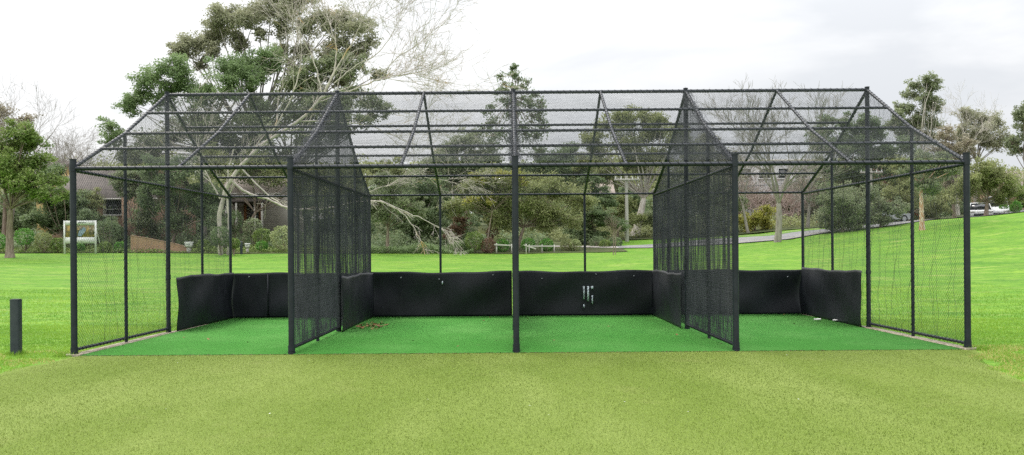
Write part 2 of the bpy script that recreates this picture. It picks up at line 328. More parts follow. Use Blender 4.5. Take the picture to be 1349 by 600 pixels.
for k, (y, z) in enumerate(slopeF + slopeB):
    zz = z - (.04 if k == 0 else 0)
    r = .034 if k in (0, 4) else .026
    rail((XW[0], y, zz), (XW[-1], y, zz), r); lace((XW[0], y, zz), (XW[-1], y, zz), r)
for x in XW + XM:
    q = [(x, YF, ZE - .03), (x, Y1, ZM), (x, YR, ZRD), (x, Y3, ZM), (x, YB, ZE)]
    r = .03 if x in XW else .026
    MB().tube(q[:3], r, 10).build('rafter', 'steel', cage, False); MB().tube(q[2:], r, 10).build('rafter', 'steel', cage, False)
    for a, b in zip(q[:-1], q[1:]): lace(a, b, r)
for x in XW:
    rail((x, YF, ZE - .07), (x, YB, ZE - .03), .026, 'side_rail'); lace((x, YF, ZE - .07), (x, YB, ZE - .03), .026)
    rail((x, YF, .10), (x, YR, .10), .024, 'bottom_rail'); lace((x, YF, .10), (x, YR, .10), .024)
for x in XW:
    lace((x, YR, .1), (x, YR, ZRD), .045, .2); lace((x, Y1, .1), (x, Y1, ZM), .03, .16)
for x in XW:
    for z in (ZE - .04, .10): MB().tube([(x, YF, z - .045), (x, YF, z + .045)], .057, 14).build('clamp', 'steel', cage)
    for z in (.10, 1.15): MB().tube([(x, YR, z - .04), (x, YR, z + .04)], .052, 12).build('clamp', 'steel', cage)
for x in (XW[0], XW[-1]): MB().tube([(x, YF, -.05), (x, YF, .034)], .13, 12).build('footing', 'concrete', cage)
laces.build('net_lacing', 'lace', cage)

def clipsegs(poly, ang, offs):
    c, s_ = math.cos(ang), math.sin(ang); Q = np.array([(c * u + s_ * v, -s_ * u + c * v) for u, v in poly]); res = []
    for w in offs(Q[:, 1].min(), Q[:, 1].max()):
        xs_ = []
        for a, b in zip(Q, np.roll(Q, -1, 0)):
            if (a[1] > w) != (b[1] > w): xs_.append(a[0] + (w - a[1]) / (b[1] - a[1]) * (b[0] - a[0]))
        xs_.sort()
        for p, q_ in zip(xs_[::2], xs_[1::2]):
            if q_ - p > .02: res.append(((c * p - s_ * w, s_ * p + c * w), (c * q_ - s_ * w, s_ * q_ + c * w)))
    return res
def net(poly, fmap, pitch, r, angs, name, m, ds=.35, jit=0, bunch=None):
    mb = MB(); A = []; B = []
    for k, ang in enumerate(angs):
        def offs(lo, hi):
            o = np.arange(lo + pitch / 2, hi, pitch)
            o = o + rng.normal(0, jit, len(o))
            if bunch and k == bunch[0]: o = o + bunch[1] * np.sin(o * bunch[2]) + bunch[1] * .6 * np.sin(o * bunch[2] * 2.7 + 1)
            return o[(o > lo) & (o < hi)]
        for a, b in clipsegs(poly, ang, offs):
            a = np.array(a); b = np.array(b); n = max(2, int(np.linalg.norm(b - a) / ds) + 1)
            pts = fmap(a + np.linspace(0, 1, n)[:, None] * (b - a)); A.append(pts[:-1]); B.append(pts[1:])
    mb.segs(np.concatenate(A), np.concatenate(B), r, r, 3)
    return mb.build(name, m, cage)
prof = [(YF + .05, .10), (YF + .05, ZE), (Y1, ZM), (YR, ZRD), (Y3, ZM), (YB, ZE), (YB, .10)]
prof_low = [(YF + .05, .10), (YF + .05, 2.98), (YB, 2.98), (YB, .10)]
prof_f = [(YF + .05, .10), (YF + .05, ZE), (Y1, ZM), (YR, ZRD), (YR, .10)]
def wallmap(x0, amp, wl, ph, fx=.0):
    def f(p):
        y, z = p[:, 0], p[:, 1]
        env = np.clip((z - .1) / .6, 0, 1) * np.clip((3.2 - z) / .8, .25, 1) * np.clip((y - YF) / .4, 0, 1) * np.clip((YB - y) / .4, 0, 1)
        d = amp * (np.sin(y * 2 * math.pi / wl + ph + .7 * np.sin(z * 1.1)) + .6 * np.sin(y * 2 * math.pi / (wl * .43) + ph * 2 + z * .8) + .5 * np.sin(z * 2.3 + ph))
        return np.stack([x0 + fx + d * env, y, z], 1)
    return f
A45 = [math.pi / 4, -math.pi / 4]; SQ = [0, math.pi / 2]
# chain-link on the two outer walls, soft knotted netting on the inner walls and under the roof
for x in (XW[0], XW[-1]):
    net(prof, wallmap(x, .006, 3, 1), .052, .0017, A45, 'chain_link_mesh', 'wire', .6)
    s = 1 if x < 0 else -1
    wm = wallmap(x, .05, 1.3, 2 + x, .05 * s)
    def sq(p, wm=wm):
        q = wm(p); q[:, 1] += .05 * np.sin(p[:, 1] * 4.1 + p[:, 0] * 9) + .03 * np.sin(p[:, 1] * 9.7 + p[:, 0] * 23); return q
    net(prof, sq, .21, .0022 if x > 0 else .0016, [math.pi / 2], 'slack_net', 'net', .1, .06, (0, .08, 5))
for i, x in enumerate(XW[1:4]):
    net(prof, wallmap(x, .004, .9, i * 2.1, .03), .033, .0025, SQ, 'wall_net', 'net', .12, .0045, (1, .0015, 13))
    net(prof_low, wallmap(x, .006, .8, i * 1.3 + 4, -.03), .035, .0025, SQ, 'wall_net', 'net', .12, .005, (1, .0015, 17))
    # surplus netting gathered along the rafters
    mb = MB()
    for a, b, cnt in (((x, YF, ZE), (x, Y1, ZM), 42), ((x, Y1, ZM), (x, YR, ZRD), 42)):
        a = np.array(a); b = np.array(b)
        for k in range(cnt):
            t = np.linspace(0, 1, 26)[:, None]; off = rng.normal(0, .045, 3) * (1, .3, 1)
            w = np.stack([.03 * np.sin(t[:, 0] * rng.uniform(15, 40) + rng.uniform(0, 6)), 0 * t[:, 0], .03 * np.sin(t[:, 0] * rng.uniform(15, 45) + rng.uniform(0, 6)) - .03], 1)
            pts = a + t * (b - a) + off + w; mb.segs(pts[:-1], pts[1:], .0024, .0024, 3)
    mb.build('gathered_net', 'net', cage)
for nm, (ya, za), (yb, zb), (yc, zc) in (('roof_net', (YF, ZE), (Y1, ZM), (YR, ZRD)), ('roof_net', (YR, ZRD), (Y3, ZM), (YB, ZE))):
    L1 = math.hypot(yb - ya, zb - za); L2 = math.hypot(yc - yb, zc - zb)
    def rmap(p):
        x, v = p[:, 0], p[:, 1]; y = np.interp(v, [0, L1, L1 + L2], [ya, yb, yc]); z = np.interp(v, [0, L1, L1 + L2], [za, zb, zc])
        sag = .022 * np.abs(np.sin(v * math.pi / ((L1 + L2) / 4))) * (1 + .5 * np.sin(x * 2.1 + v)) + .006 * np.sin(x * 9 + v * 3)
        return np.stack([x, y, z - sag + .03], 1)
    net([(XW[0], 0), (XW[-1], 0), (XW[-1], L1 + L2), (XW[0], L1 + L2)], rmap, .038, .0013, A45, nm, 'net_roof', .3)

# vinyl kick screens
def screen(p0, p1, zt, seed, nrm, name='kick_screen', curl=0):
    r_ = np.random.default_rng(seed); p0 = np.array(p0, float); p1 = np.array(p1, float); Ln = np.linalg.norm(p1 - p0)
    nu, nv = max(30, int(Ln * 22)), 22; u, v = np.meshgrid(np.linspace(0, 1, nu), np.linspace(0, 1, nv))
    dd = (p1 - p0) / Ln; nn = np.array(nrm, float); ph = r_.uniform(0, 6, 6); s = u * Ln
    top = zt + .015 * np.sin(s * 2.1 + ph[0]) + .008 * np.sin(s * 5.3 + ph[1])
    z = .012 + v * (top - .012)
    d = .028 * np.sin(s * 1.9 + ph[2]) * np.sin(v * math.pi) + .012 * np.sin(v * 6.283 + s * .9 + ph[0]) + .004 * np.sin(s * 6.3 + v * 2 + ph[3]) * (.3 + v) + .02 * np.sin(s * 3.7 - v * 4 + ph[4]) * np.sin(v * math.pi * .9) + .0015 * np.sin(s * 13 + v * 7 + ph[5])
    d += curl * np.clip(1 - s / .5, 0, 1) ** 2 * np.sin(v * 2.6 + .4)
    V = np.stack([p0[0] + dd[0] * s + nn[0] * d, p0[1] + dd[1] * s + nn[1] * d, z], -1).reshape(-1, 3)
    F = [(j * nu + i, j * nu + i + 1, (j + 1) * nu + i + 1, (j + 1) * nu + i) for j in range(nv - 1) for i in range(nu - 1)]
    o = MB().add(V, F).build(name, 'vinyl', cage, True); md = o.modifiers.new('thickness', 'SOLIDIFY'); md.thickness = .005; md.offset = 0
    lab = {}; return o
for k in range(4):
    screen((XW[k] + .05, YB - .09), (XW[k + 1] - .05, YB - .09), 1.13, 10 + k, (0, -1))
screen((XW[0] + .09, YR + .22), (XW[0] + .09, YB - .12), 1.16, 21, (1, 0), curl=.03)
screen((XW[1] + .10, YR - .25), (XW[1] + .10, YB - .12), 1.14, 22, (1, 0), curl=.02)
screen((XW[2] + .03, YR + .1), (XW[2] + .03, YB - .12), 1.14, 23, (1, 0), curl=.03)
screen((XW[3] - .10, YR + .05), (XW[3] - .10, YB - .12), 1.15, 24, (-1, 0), curl=.025)
screen((XW[4] - .10, YR + .05), (XW[4] - .10, YB - .12), 1.17, 25, (-1, 0), curl=.035)
mb = MB(); xs_ = P(355, 390, YB)[0]; MB().box((xs_ - .012, YB - .155, .02), (xs_ + .012, YB - .125, 1.1)).build('seam', 'vinyl', cage)
for k in range(4):
    for j in range(3):
        xe = XW[k] + .5 + j * 1.25 + .1 * ((k * 3 + j) % 4); ze = 1.05 - .05 * ((k + j) % 3)
        MB().tube([(xe, YB - .15, ze), (xe, YB - .10, ze)], .013, 8).build('eyelet', 'car_silver', cage)
# worn painted stumps on the back screen (three strokes), and a small scuff
mb = MB(); yk = YB - .168
def stroke(px, y0, y1, w=.035):
    a = P(px, y0, YB); b = P(px, y1, YB); mb.box((a[0] - w / 2, yk - .002, b[2]), (a[0] + w / 2, yk + .07, a[2]))
stroke(768.5, 377, 394); stroke(768.5, 401, 406, .03); stroke(774, 377, 397, .04); stroke(779.5, 377, 380.5, .05); stroke(779.5, 389, 400, .03)
mb.box((P(768, 377, YB)[0], yk - .001, P(0, 377, YB)[2] - .06 + .1 * 0 - .012), (P(780, 377, YB)[0], yk + .07, P(0, 377, YB)[2] - .06))if False else None
mb.build('painted_stumps', 'white_mark', cage)
a = P(583.5, 372, YB); MB().box((a[0] - .012, yk - .002, a[2] - .05), (a[0] + .012, yk + .07, a[2] + .03)).build('scuff_mark', 'white_mark', cage)

# bollard at the left
b0 = G(20.5, 14.95); bo = thing('bollard', tuple(b0), 'short square dark grey steel bollard in the grass left of the nets', 'bollard')
x, y, z = b0; mb = MB()
w = .072; c = .018
oct_ = [(-w, -w + c), (-w + c, -w), (w - c, -w), (w, -w + c), (w, w - c), (w - c, w), (-w + c, w), (-w, w - c)]
oct2 = [(x + a, y + b) for a, b in oct_]; mb.prism(oct2, 'z', z - .05, z + .885); mb.build('post', 'bollard', bo)
mb = MB(); mb.prism([(x + a * 1.03, y + b * 1.03) for a, b in oct_], 'z', z + .886, z + .9); mb.prism([(x + a * .93, y + b * .93) for a, b in oct_], 'z', z + .901, z + .912); mb.build('cap', 'bollard', bo)

# ------------------------------------------------------------------ vegetation
def leaves(mb, C, size, rr, flat=.35, asp=.55):
    """leaf-sized quads round the centres C"""
    n = len(C); nrm = rr.normal(0, 1, (n, 3)); nrm[:, 2] = np.abs(nrm[:, 2]) + flat; nrm /= np.linalg.norm(nrm, axis=1, keepdims=True)
    t = rr.normal(0, 1, (n, 3)); u = np.cross(nrm, t); u /= np.linalg.norm(u, axis=1, keepdims=True); v = np.cross(nrm, u)
    s = size * rr.uniform(.6, 1.4, n)[:, None]; u = u * s * .5; v = v * s * .5 * asp
    V = np.stack([C - u, C - v * .9 + u * .1, C + u, C + v * .9 + u * .1], 1).reshape(-1, 3)
    F = np.arange(n * 4).reshape(-1, 4); return V, F
def clump(mb, c, Rr, rr, n, size, subs=11, zf=.8, tb=0, sub_r=.36):
    subs = int(subs * 1.7); Rr = Rr * 1.12; n = int(n * 1.9); sub_r *= 1.05
    th = rr.normal(0, 1, (subs, 3)); th /= np.linalg.norm(th, axis=1, keepdims=True)
    sc_ = c + th * Rr * rr.uniform(.1, 1.0, subs)[:, None] * (1, 1, zf)
    w = rr.uniform(.5, 1.3, subs); k = rr.choice(subs, n, p=w / w.sum())
    rs = Rr * sub_r * rr.uniform(.7, 1.3, subs)
    d = rr.normal(0, 1, (n, 3)); d /= np.linalg.norm(d, axis=1, keepdims=True)
    size = size * 1.12
    C = sc_[k] + d * (rs[k] * rr.uniform(.05, 1.25, n) ** .6)[:, None] * (1, 1, zf * .85)
    V, F = leaves(mb, C, size, rr); ts = rr.uniform(0, 1, subs)
    mb.add(V, F, np.clip(ts[k] * .6 + rr.uniform(-.15, .5, n) + tb, 0, 1)); return sc_
def bez(a, b, rr, bend=.12, n=7):
    a = np.array(a); b = np.array(b); Ln = np.linalg.norm(b - a); t = np.linspace(0, 1, n)[:, None]
    m = (a + b) / 2 + rr.normal(0, bend * Ln, 3) * (1, 1, .4) + (0, 0, .06 * Ln)
    return (1 - t) ** 2 * a + 2 * t * (1 - t) * m + t ** 2 * b
def tree(name, label, px, D, clumps, lm='leaf_mid', bm='bark', tr=.16, dens=1, leaf=.2, cat='tree', fork=.45, lean=0, seed=None, zf=.8, group=None, subs=11, sub_r=.36, trunk_top=None, twigs=True, depth=1.2, fat=1.22):
    rr = np.random.default_rng(seed or (int(px * 7 + D * 13) % 100000 + 5)); base = G(px, D); t = thing(name, tuple(base), label, cat, group)
    CL = []
    for a, b, r in clumps:
        CL.append((a, b, r * fat)); th = rr.uniform(0, 6.28); CL.append((a + math.cos(th) * r * .9, b + math.sin(th) * r * .7, r * .85 * fat))
    clumps = CL
    Cs = [(P(a, b, D) + np.array([0, rr.uniform(-1, 1) * r * D / FPX * depth, 0]), r * D / FPX) for a, b, r in clumps]
    lowest = min(c[2] - r for c, r in Cs); cent = np.mean([c for c, _ in Cs], 0)
    tt = P(*trunk_top, D) if trunk_top is not None else base + (cent - base) * fork
    if trunk_top is None: tt[0] += lean
    tk = MB(); tp = bez(base - (0, 0, .1), tt, rr, .05, 8); rad = np.linspace(tr * 1.15, tr * .62, 8); rad[0] = tr * 1.5; tk.tube(tp, rad, 9)
    cr_ = MB()
    for c, r in Cs:
        lp = bez(tt, c, rr, .13, 7); r0 = tr * .34 * min(1, .4 + r / 4); tk.tube(lp, np.linspace(r0, .02, 7), 5, False)
        n = int(dens * 620 * (r * 16 / 20) ** 2 / (leaf / .2) ** 1.6); n = max(60, min(n, 5200))
        sc_ = clump(cr_, c, r, rr, n, leaf, subs, zf, 0, sub_r)
        if twigs:
            P0 = np.repeat(c[None], len(sc_), 0) + rr.normal(0, .1 * r, (len(sc_), 3)); tk.segs(P0, sc_, .03, .012, 3)
    tk.build('trunk', bm, t, True); cr_.build('crown', lm, t); return t
def grow(rr, p, d, ln, r, depth, out, spread=.5, up=.12, kids=(2, 4), minr=.006, wander=.09):
    n = 4; q = p.copy(); pts = [q.copy()]
    for _ in range(n):
        d = d + rr.normal(0, wander, 3); d[2] += up * .25; d /= np.linalg.norm(d); q = q + d * ln / n; pts.append(q.copy())
    rad = np.linspace(r, r * .62, n + 1)
    for i in range(n): out.append((pts[i], pts[i + 1], rad[i], rad[i + 1]))
    if depth == 0: return
    for k in range(rr.integers(kids[0], kids[1] + 1)):
        i = n if k == 0 else rr.integers(1, n + 1); nd = d + rr.normal(0, spread, 3); nd /= np.linalg.norm(nd)
        grow(rr, pts[i], nd, ln * rr.uniform(.58, .85), max(minr, rad[i] * .68), depth - 1, out, spread, up, kids, minr)
def bare(name, label, px, D, top, bm='bark_grey', r=.17, depth=6, ln=None, forks=4, seed=1, spread=.42, trunk=.28, group=None, up=.2, minr=.008):
    rr = np.random.default_rng(seed); base = G(px, D); t = thing(name, tuple(base), label, 'tree', group); H = P(px, top, D)[2] - base[2]
    tk = MB(); th = base + (rr.normal(0, .3), 0, H * trunk); tk.tube(bez(base - (0, 0, .1), th, rr, .03, 6), np.linspace(r * 1.4, r * .85, 6), 9); out = []
    for k in range(forks):
        a = k / forks * 6.28 + rr.uniform(0, 1); d = np.array([math.cos(a) * .55, math.sin(a) * .5, 1]); d /= np.linalg.norm(d)
        grow(rr, th, d, H * .25, r * .6, depth - 1, out, spread, up, (2, 4), minr)
    o = MB()
    a, b, c, d = zip(*out); o.segs(np.array(a), np.array(b), np.array(c), np.array(d), 4)
    tk.build('trunk', bm, t, True); o.build('branches', bm, t); return t
def shrub(label, px, py, r, D, lm, leaf=.12, dens=1.6, zf=1, group=None, name='shrub', w=1, seed=None, cat='shrub'):
    rr = np.random.default_rng(seed or int(px * 3 + py * 7)); base = G(px, D); c = P(px, py, D); Rr = r * D / FPX; t = thing(name, tuple(base), label, cat, group)
    mb = MB(); n = int(dens * 900 * Rr ** 1.6 * (.12 / leaf) ** 1.3) + 150; n = min(n, 6000)
    # dome reaching the ground
    d = rr.normal(0, 1, (n, 3)); d /= np.linalg.norm(d, axis=1, keepdims=True); rad = rr.uniform(.55, 1, n) ** .4
    lump = 1 + .12 * np.sin(d[:, 0] * 7 + px) * np.sin(d[:, 2] * 6 + d[:, 1] * 5)
    C = c + d * (rad * lump)[:, None] * Rr * (w, w, zf)
    V, F = leaves(mb, C, leaf, rr, .3, .7); mb.add(V, F, np.clip(rr.uniform(0, 1, n) * .7 + .25 * np.sin(d[:, 0] * 5), 0, 1))
    st = MB(); k = 7; e_ = c + rr.normal(0, .35 * Rr, (k, 3)); st.segs(np.repeat(base[None] - (0, 0, .05), k, 0), e_, .035, .012, 4)
    st.build('stems', 'bark', t); mb.build('foliage', lm, t); return t

# -- left
tree('tree', 'leafy green tree with low forked trunk standing on the lawn edge beside the white signboard', 13, 57,
     [(8, 185, 20), (32, 190, 18), (52, 212, 18), (18, 218, 22), (-10, 215, 26), (42, 240, 18), (62, 236, 15), (0, 236, 17), (-20, 190, 22), (74, 258, 13), (52, 258, 12), (36, 170, 10), (-30, 245, 22)],
     'leaf_mid', 'bark', .23, 1.15, .15, trunk_top=(14, 276), seed=5, fat=1.12)
tree('tree', 'dark leafy tree growing against the brick house behind the signboard', 86, 67, [(82, 238, 17), (95, 262, 15), (68, 282, 16), (88, 288, 17), (108, 285, 13), (60, 255, 15), (48, 290, 14), (103, 305, 10)], 'leaf_dark', 'bark', .14, 1.5, .16, fork=.3)
bare('bare_tree', 'bare brown tree reaching above the roof at the left edge', 12, 82, 112, 'bark_grey', .2, 6, seed=3)
bare('bare_tree', 'twiggy bare tree behind the roof of the brick house', 112, 88, 150, 'bark_grey', .22, 6, seed=8, spread=.55)
bare('bare_tree', 'bare brownish tree between the brick house and the big gum tree', 78, 94, 158, 'bark_grey', .2, 6, seed=14, spread=.5)
tree('tree', 'dark brown topped tree behind the leafy tree at the left edge', 5, 88, [(5, 150, 14), (20, 165, 14), (-12, 165, 18), (30, 190, 14), (-5, 190, 18)], 'leaf_tan', 'bark', .2, .7, .18)
tree('tree', 'olive bush like tree covering the left part of the brick house wall', 112, 69.5, [(104, 262, 12), (118, 258, 12), (124, 274, 11), (108, 282, 12), (122, 292, 10), (98, 276, 11)], 'leaf_olive', 'bark', .1, 1.4, .14, fork=.3)
tree('tree', 'loose green tree shading the right corner of the brick house', 178, 69, [(168, 240, 12), (182, 234, 13), (172, 256, 9), (190, 252, 13), (194, 276, 13), (186, 296, 10), (160, 232, 12), (200, 300, 10)], 'leaf_eucalypt', 'bark', .12, 1.3, .15, fork=.4)
tree('tree', 'dark green shrubby tree below the window of the brick house', 148, 68.5, [(138, 296, 10), (152, 300, 11), (146, 310, 9), (160, 314, 8)], 'leaf_dark', 'bark', .08, 1.4, .14, fork=.3)
# big gum
bigA = [(255, 57, 16), (280, 40, 18), (304, 26, 19), (334, 14, 20), (366, 6, 20), (398, 6, 18), (425, 24, 17), (402, 38, 13), (452, 28, 14), (474, 40, 15), (488, 56, 11), (438, 58, 14), (242, 70, 9)]
bigA += [(318, 58, 9), (345, 48, 9), (286, 70, 9), (372, 68, 10), (262, 84, 8), (310, 46, 8), (352, 92, 9), (384, 88, 9), (370, 40, 12), (430, 80, 12), (395, 62, 12), (465, 66, 12), (500, 95, 9), (415, 112, 14), (448, 100, 12)]
bigB = [(205, 104, 17), (226, 92, 19), (180, 122, 14), (246, 116, 16), (296, 92, 18), (326, 80, 18), (352, 72, 16), (272, 122, 17), (170, 145, 11), (152, 168, 12), (144, 182, 10), (308, 118, 17), (222, 130, 15), (340, 104, 15)]
bigC = [(345, 142, 20), (384, 112, 20), (412, 90, 16), (440, 92, 18), (468, 84, 14), (388, 150, 23), (350, 170, 24), (300, 172, 24), (262, 158, 20), (232, 178, 20), (204, 192, 18), (422, 140, 20), (458, 122, 17), (490, 138, 15), (440, 172, 20), (402, 190, 20), (480, 158, 12), (180, 205, 16), (320, 205, 22), (270, 200, 22), (360, 210, 18)]
tree('gum_tree', 'huge spreading gum tree with grey green crown rising above the left bays', 330, 80, bigA, 'leaf_grey', 'bark_grey', .4, 1.25, .19, trunk_top=(335, 190), sub_r=.36, subs=14, fat=1.3)
tree('gum_tree', 'broad glossy green gum tree in front of the left part of the huge gum', 268, 76, bigB, 'leaf_fresh', 'bark_grey', .25, 1.2, .17, trunk_top=(275, 200), sub_r=.38, fat=1.25)
tree('gum_tree', 'dark grey green gum tree filling the view behind the roof mesh of the left bays', 395, 77, bigC, 'leaf_eucalypt', 'bark_grey', .35, 1.15, .2, trunk_top=(385, 230))
tree('tree', 'dense dark tree left of the drooping pale limb, behind the low brick wall', 228, 67, [(206, 238, 17), (226, 262, 19), (238, 290, 16), (258, 250, 17), (250, 224, 17), (268, 282, 17), (286, 262, 15), (215, 215, 16), (290, 290, 14), (198, 270, 12)], 'leaf_dark', 'bark', .16, 1.5, .16, fork=.3)
tree('tree', 'dull green tree between the two houses on the left', 318, 72, [(298, 222, 17), (322, 216, 18), (345, 226, 17), (368, 238, 17), (285, 205, 16), (400, 240, 18), (425, 225, 20), (450, 240, 18)], 'leaf_olive', 'bark', .15, .9, .18)
# mid
tree('slender_tree', 'tall sparse narrow tree with pointed top rising behind the centre post', 678, 86,
     [(679, 88, 5), (674, 97, 7), (684, 104, 8), (664, 108, 8), (694, 112, 9), (655, 120, 8), (705, 126, 9), (675, 118, 10), (662, 134, 11), (688, 134, 12), (712, 140, 9), (645, 142, 9), (700, 150, 12), (672, 152, 13), (650, 158, 11), (716, 160, 9), (688, 170, 14), (660, 176, 14), (706, 180, 14), (636, 172, 9), (680, 192, 16), (648, 196, 14), (714, 200, 13)],
     'leaf_dark', 'bark', .17, .42, .2, trunk_top=(678, 130), sub_r=.5, depth=2.5, fat=1.0)
tree('tree', 'round dark tree to the left of the tall narrow tree', 622, 84, [(622, 182, 15), (604, 196, 17), (638, 200, 17), (585, 214, 18), (618, 218, 20), (560, 228, 18), (645, 226, 18), (536, 240, 16), (600, 240, 18)], 'leaf_eucalypt', 'bark', .2, 1.3, .18)
tree('tree', 'dark green tree behind the right side of the centre post', 728, 88, [(720, 215, 18), (745, 205, 15), (735, 230, 20), (700, 225, 18), (760, 225, 18), (678, 235, 18)], 'leaf_dark', 'bark', .2, 1.4, .18)
tree('willow_tree', 'yellowish green weeping tree with loose foliage behind the centre bays', 680, 66,
     [(622, 248, 17), (648, 240, 17), (676, 246, 18), (704, 250, 18), (732, 252, 17), (756, 266, 16), (640, 268, 18), (668, 272, 18), (700, 276, 18), (728, 282, 17), (610, 272, 14), (750, 290, 12), (655, 292, 13), (715, 298, 12)],
     'leaf_olive', 'bark', .15, 1.15, .14, trunk_top=(690, 300), seed=9, sub_r=.42)
tree('tree', 'small tree with a few lime yellow leaves growing over the weeping tree', 640, 64.5, [(632, 236, 9), (645, 262, 7), (665, 232, 9), (680, 228, 9), (622, 262, 7), (690, 240, 6)], 'leaf_yellow', 'bark', .06, .7, .13, fork=.6)
tree('small_tree', 'small dark tree with a bare reddish trunk at the edge of the lawn', 510, 63, [(498, 262, 15), (520, 252, 16), (535, 272, 15), (508, 280, 14), (485, 276, 14), (500, 240, 13)], 'leaf_eucalypt', 'bark', .13, 1.2, .15, trunk_top=(511, 300))
tree('tree', 'multi stemmed dark tree behind the hanging white branches', 535, 70, [(550, 262, 18), (575, 250, 17), (560, 285, 17), (592, 272, 17), (545, 300, 13), (580, 298, 15), (610, 300, 14), (530, 290, 12)], 'leaf_dark', 'bark_grey', .2, 1.3, .17, fork=.25)
tree('small_tree', 'small purplish brown tree beside the clipped round bushes', 604, 66, [(600, 300, 9), (610, 288, 9), (596, 312, 8)], 'leaf_brown', 'bark', .09, .9, .13)
tree('gum_tree', 'wide domed gum tree with forked pale trunk right of centre', 836, 80,
     [(782, 178, 14), (803, 164, 15), (826, 154, 15), (850, 150, 14), (874, 156, 14), (896, 168, 14), (788, 200, 16), (820, 186, 17), (852, 180, 17), (884, 190, 16), (770, 214, 13), (862, 210, 16), (830, 214, 15), (908, 195, 12), (800, 228, 14)],
     'leaf_olive', 'bark_pale', .36, 1.15, .17, trunk_top=(848, 262), seed=12)
tree('conifer', 'dark spreading conifer beside the white utility pole', 778, 72, [(778, 232, 10), (785, 250, 14), (768, 262, 13), (798, 262, 12), (784, 280, 17), (765, 292, 14), (802, 292, 15), (780, 306, 16), (756, 305, 11)], 'leaf_dark', 'bark', .15, 1.8, .14, zf=.5)
tree('tree', 'reddish brown rounded tree just left of the forked gum trunk', 812, 76, [(812, 262, 13), (822, 278, 14), (806, 282, 12), (835, 290, 11)], 'leaf_olive', 'bark', .1, 1.2, .15)
tree('tree', 'dark tree right of the forked gum trunk, behind the right inner net', 868, 76, [(862, 286, 13), (880, 270, 16), (895, 290, 15), (915, 268, 18), (940, 285, 17), (905, 245, 17), (935, 250, 16), (960, 262, 14), (872, 300, 10)], 'leaf_eucalypt', 'bark', .16, 1.2, .16)
tree('tree', 'far grey green tree rising behind the right inner net', 935, 98, [(930, 200, 17), (950, 215, 17), (915, 215, 16), (965, 235, 14)], 'leaf_grey', 'bark', .2, 1.1, .2)
# right
bare('bare_tree', 'large leafless tree with straight grey trunk seen through the last bay', 1024, 63.5, 108, 'bark_grey', .19, 7, seed=21, spread=.36, trunk=.24, forks=5, minr=.009)
bare('bare_tree', 'thin bare tree between the right inner net and the large leafless tree', 986, 74, 175, 'bark_grey', .1, 6, seed=22, spread=.45)
bare('bare_tree', 'short twiggy bare tree right of the large leafless tree', 1064, 76, 190, 'bark_grey', .12, 6, seed=23, spread=.5)
tree('tree', 'yellow green bushy tree beyond the road behind the large leafless tree', 994, 76, [(990, 290, 12), (1003, 282, 10), (982, 300, 10), (1012, 298, 9)], 'leaf_yellow', 'bark', .1, 1.1, .15)
tree('tree', 'dark green tree behind the right ridge post', 1110, 84, [(1084, 176, 14), (1106, 164, 14), (1130, 170, 15), (1154, 178, 16), (1092, 200, 17), (1124, 196, 18), (1160, 202, 17), (1184, 198, 14), (1080, 226, 14), (1108, 228, 17), (1138, 232, 17), (1168, 228, 14)], 'leaf_dark', 'bark', .24, 1.3, .18)
tree('weeping_tree', 'low drooping grey green tree overhanging the road behind the last bay', 1110, 65.5, [(1086, 268, 12), (1104, 262, 14), (1126, 264, 15), (1095, 284, 13), (1118, 284, 14), (1138, 282, 12), (1084, 294, 8), (1108, 298, 9), (1128, 298, 9)], 'leaf_eucalypt', 'bark', .12, 1.4, .13, sub_r=.42)
tree('weeping_tree', 'rounded grey green tree between the right ridge post and the parked cars', 1160, 66, [(1152, 262, 12), (1166, 272, 13), (1150, 284, 10), (1170, 290, 8), (1182, 276, 8)], 'leaf_eucalypt', 'bark', .1, 1.4, .13, sub_r=.42)
tree('gum_tree', 'tall narrow gum tree standing above the right end of the roof', 1214, 92, [(1206, 110, 8), (1218, 106, 8), (1228, 118, 10), (1208, 124, 11), (1222, 136, 11), (1236, 138, 8), (1200, 142, 10), (1188, 152, 10), (1212, 154, 12), (1230, 158, 11), (1180, 166, 10), (1200, 172, 13), (1222, 178, 13)], 'leaf_eucalypt', 'bark_pale', .2, 1.2, .18)
tree('gum_tree', 'slim gum tree with orange peeling trunk on the grass slope', 1215, 60, [(1205, 222, 13), (1226, 214, 14), (1244, 228, 14), (1212, 242, 12), (1236, 250, 13), (1252, 208, 11)], 'leaf_eucalypt', 'bark_peel', .15, 1.3, .15, trunk_top=(1213, 246), seed=4)
tree('tree', 'grey olive tree behind the slim peeling gum', 1196, 74, [(1192, 226, 13), (1188, 250, 14), (1204, 266, 14), (1226, 272, 14), (1246, 270, 13), (1200, 290, 10), (1222, 288, 10)], 'leaf_olive', 'bark', .15, 1.2, .16)
tree('tree', 'tan rounded tree behind the right end post', 1258, 76, [(1252, 180, 12), (1268, 190, 12), (1244, 196, 12), (1262, 212, 13), (1258, 235, 13), (1266, 256, 11)], 'leaf_tan', 'bark', .15, .9, .16)
tree('tree', 'domed olive green tree over the white parked car', 1299, 70, [(1300, 224, 14), (1284, 236, 14), (1316, 234, 14), (1300, 250, 15), (1328, 250, 11), (1276, 252, 12), (1318, 258, 10)], 'leaf_olive', 'bark', .17, 1.5, .13, trunk_top=(1300, 268), sub_r=.42)
tree('gum_tree', 'grey brown gum tree with wide crown on the skyline at the right', 1288, 96, [(1276, 158, 12), (1296, 156, 12), (1312, 166, 12), (1264, 172, 11), (1288, 174, 14), (1322, 184, 10), (1304, 186, 12), (1270, 190, 11)], 'leaf_grey', 'bark_grey', .25, 1.1, .18, trunk_top=(1287, 215))
bare('bare_tree', 'pale leafless tree just left of the grey brown gum on the skyline', 1262, 90, 118, 'bark_pale', .16, 6, seed=31, spread=.4)
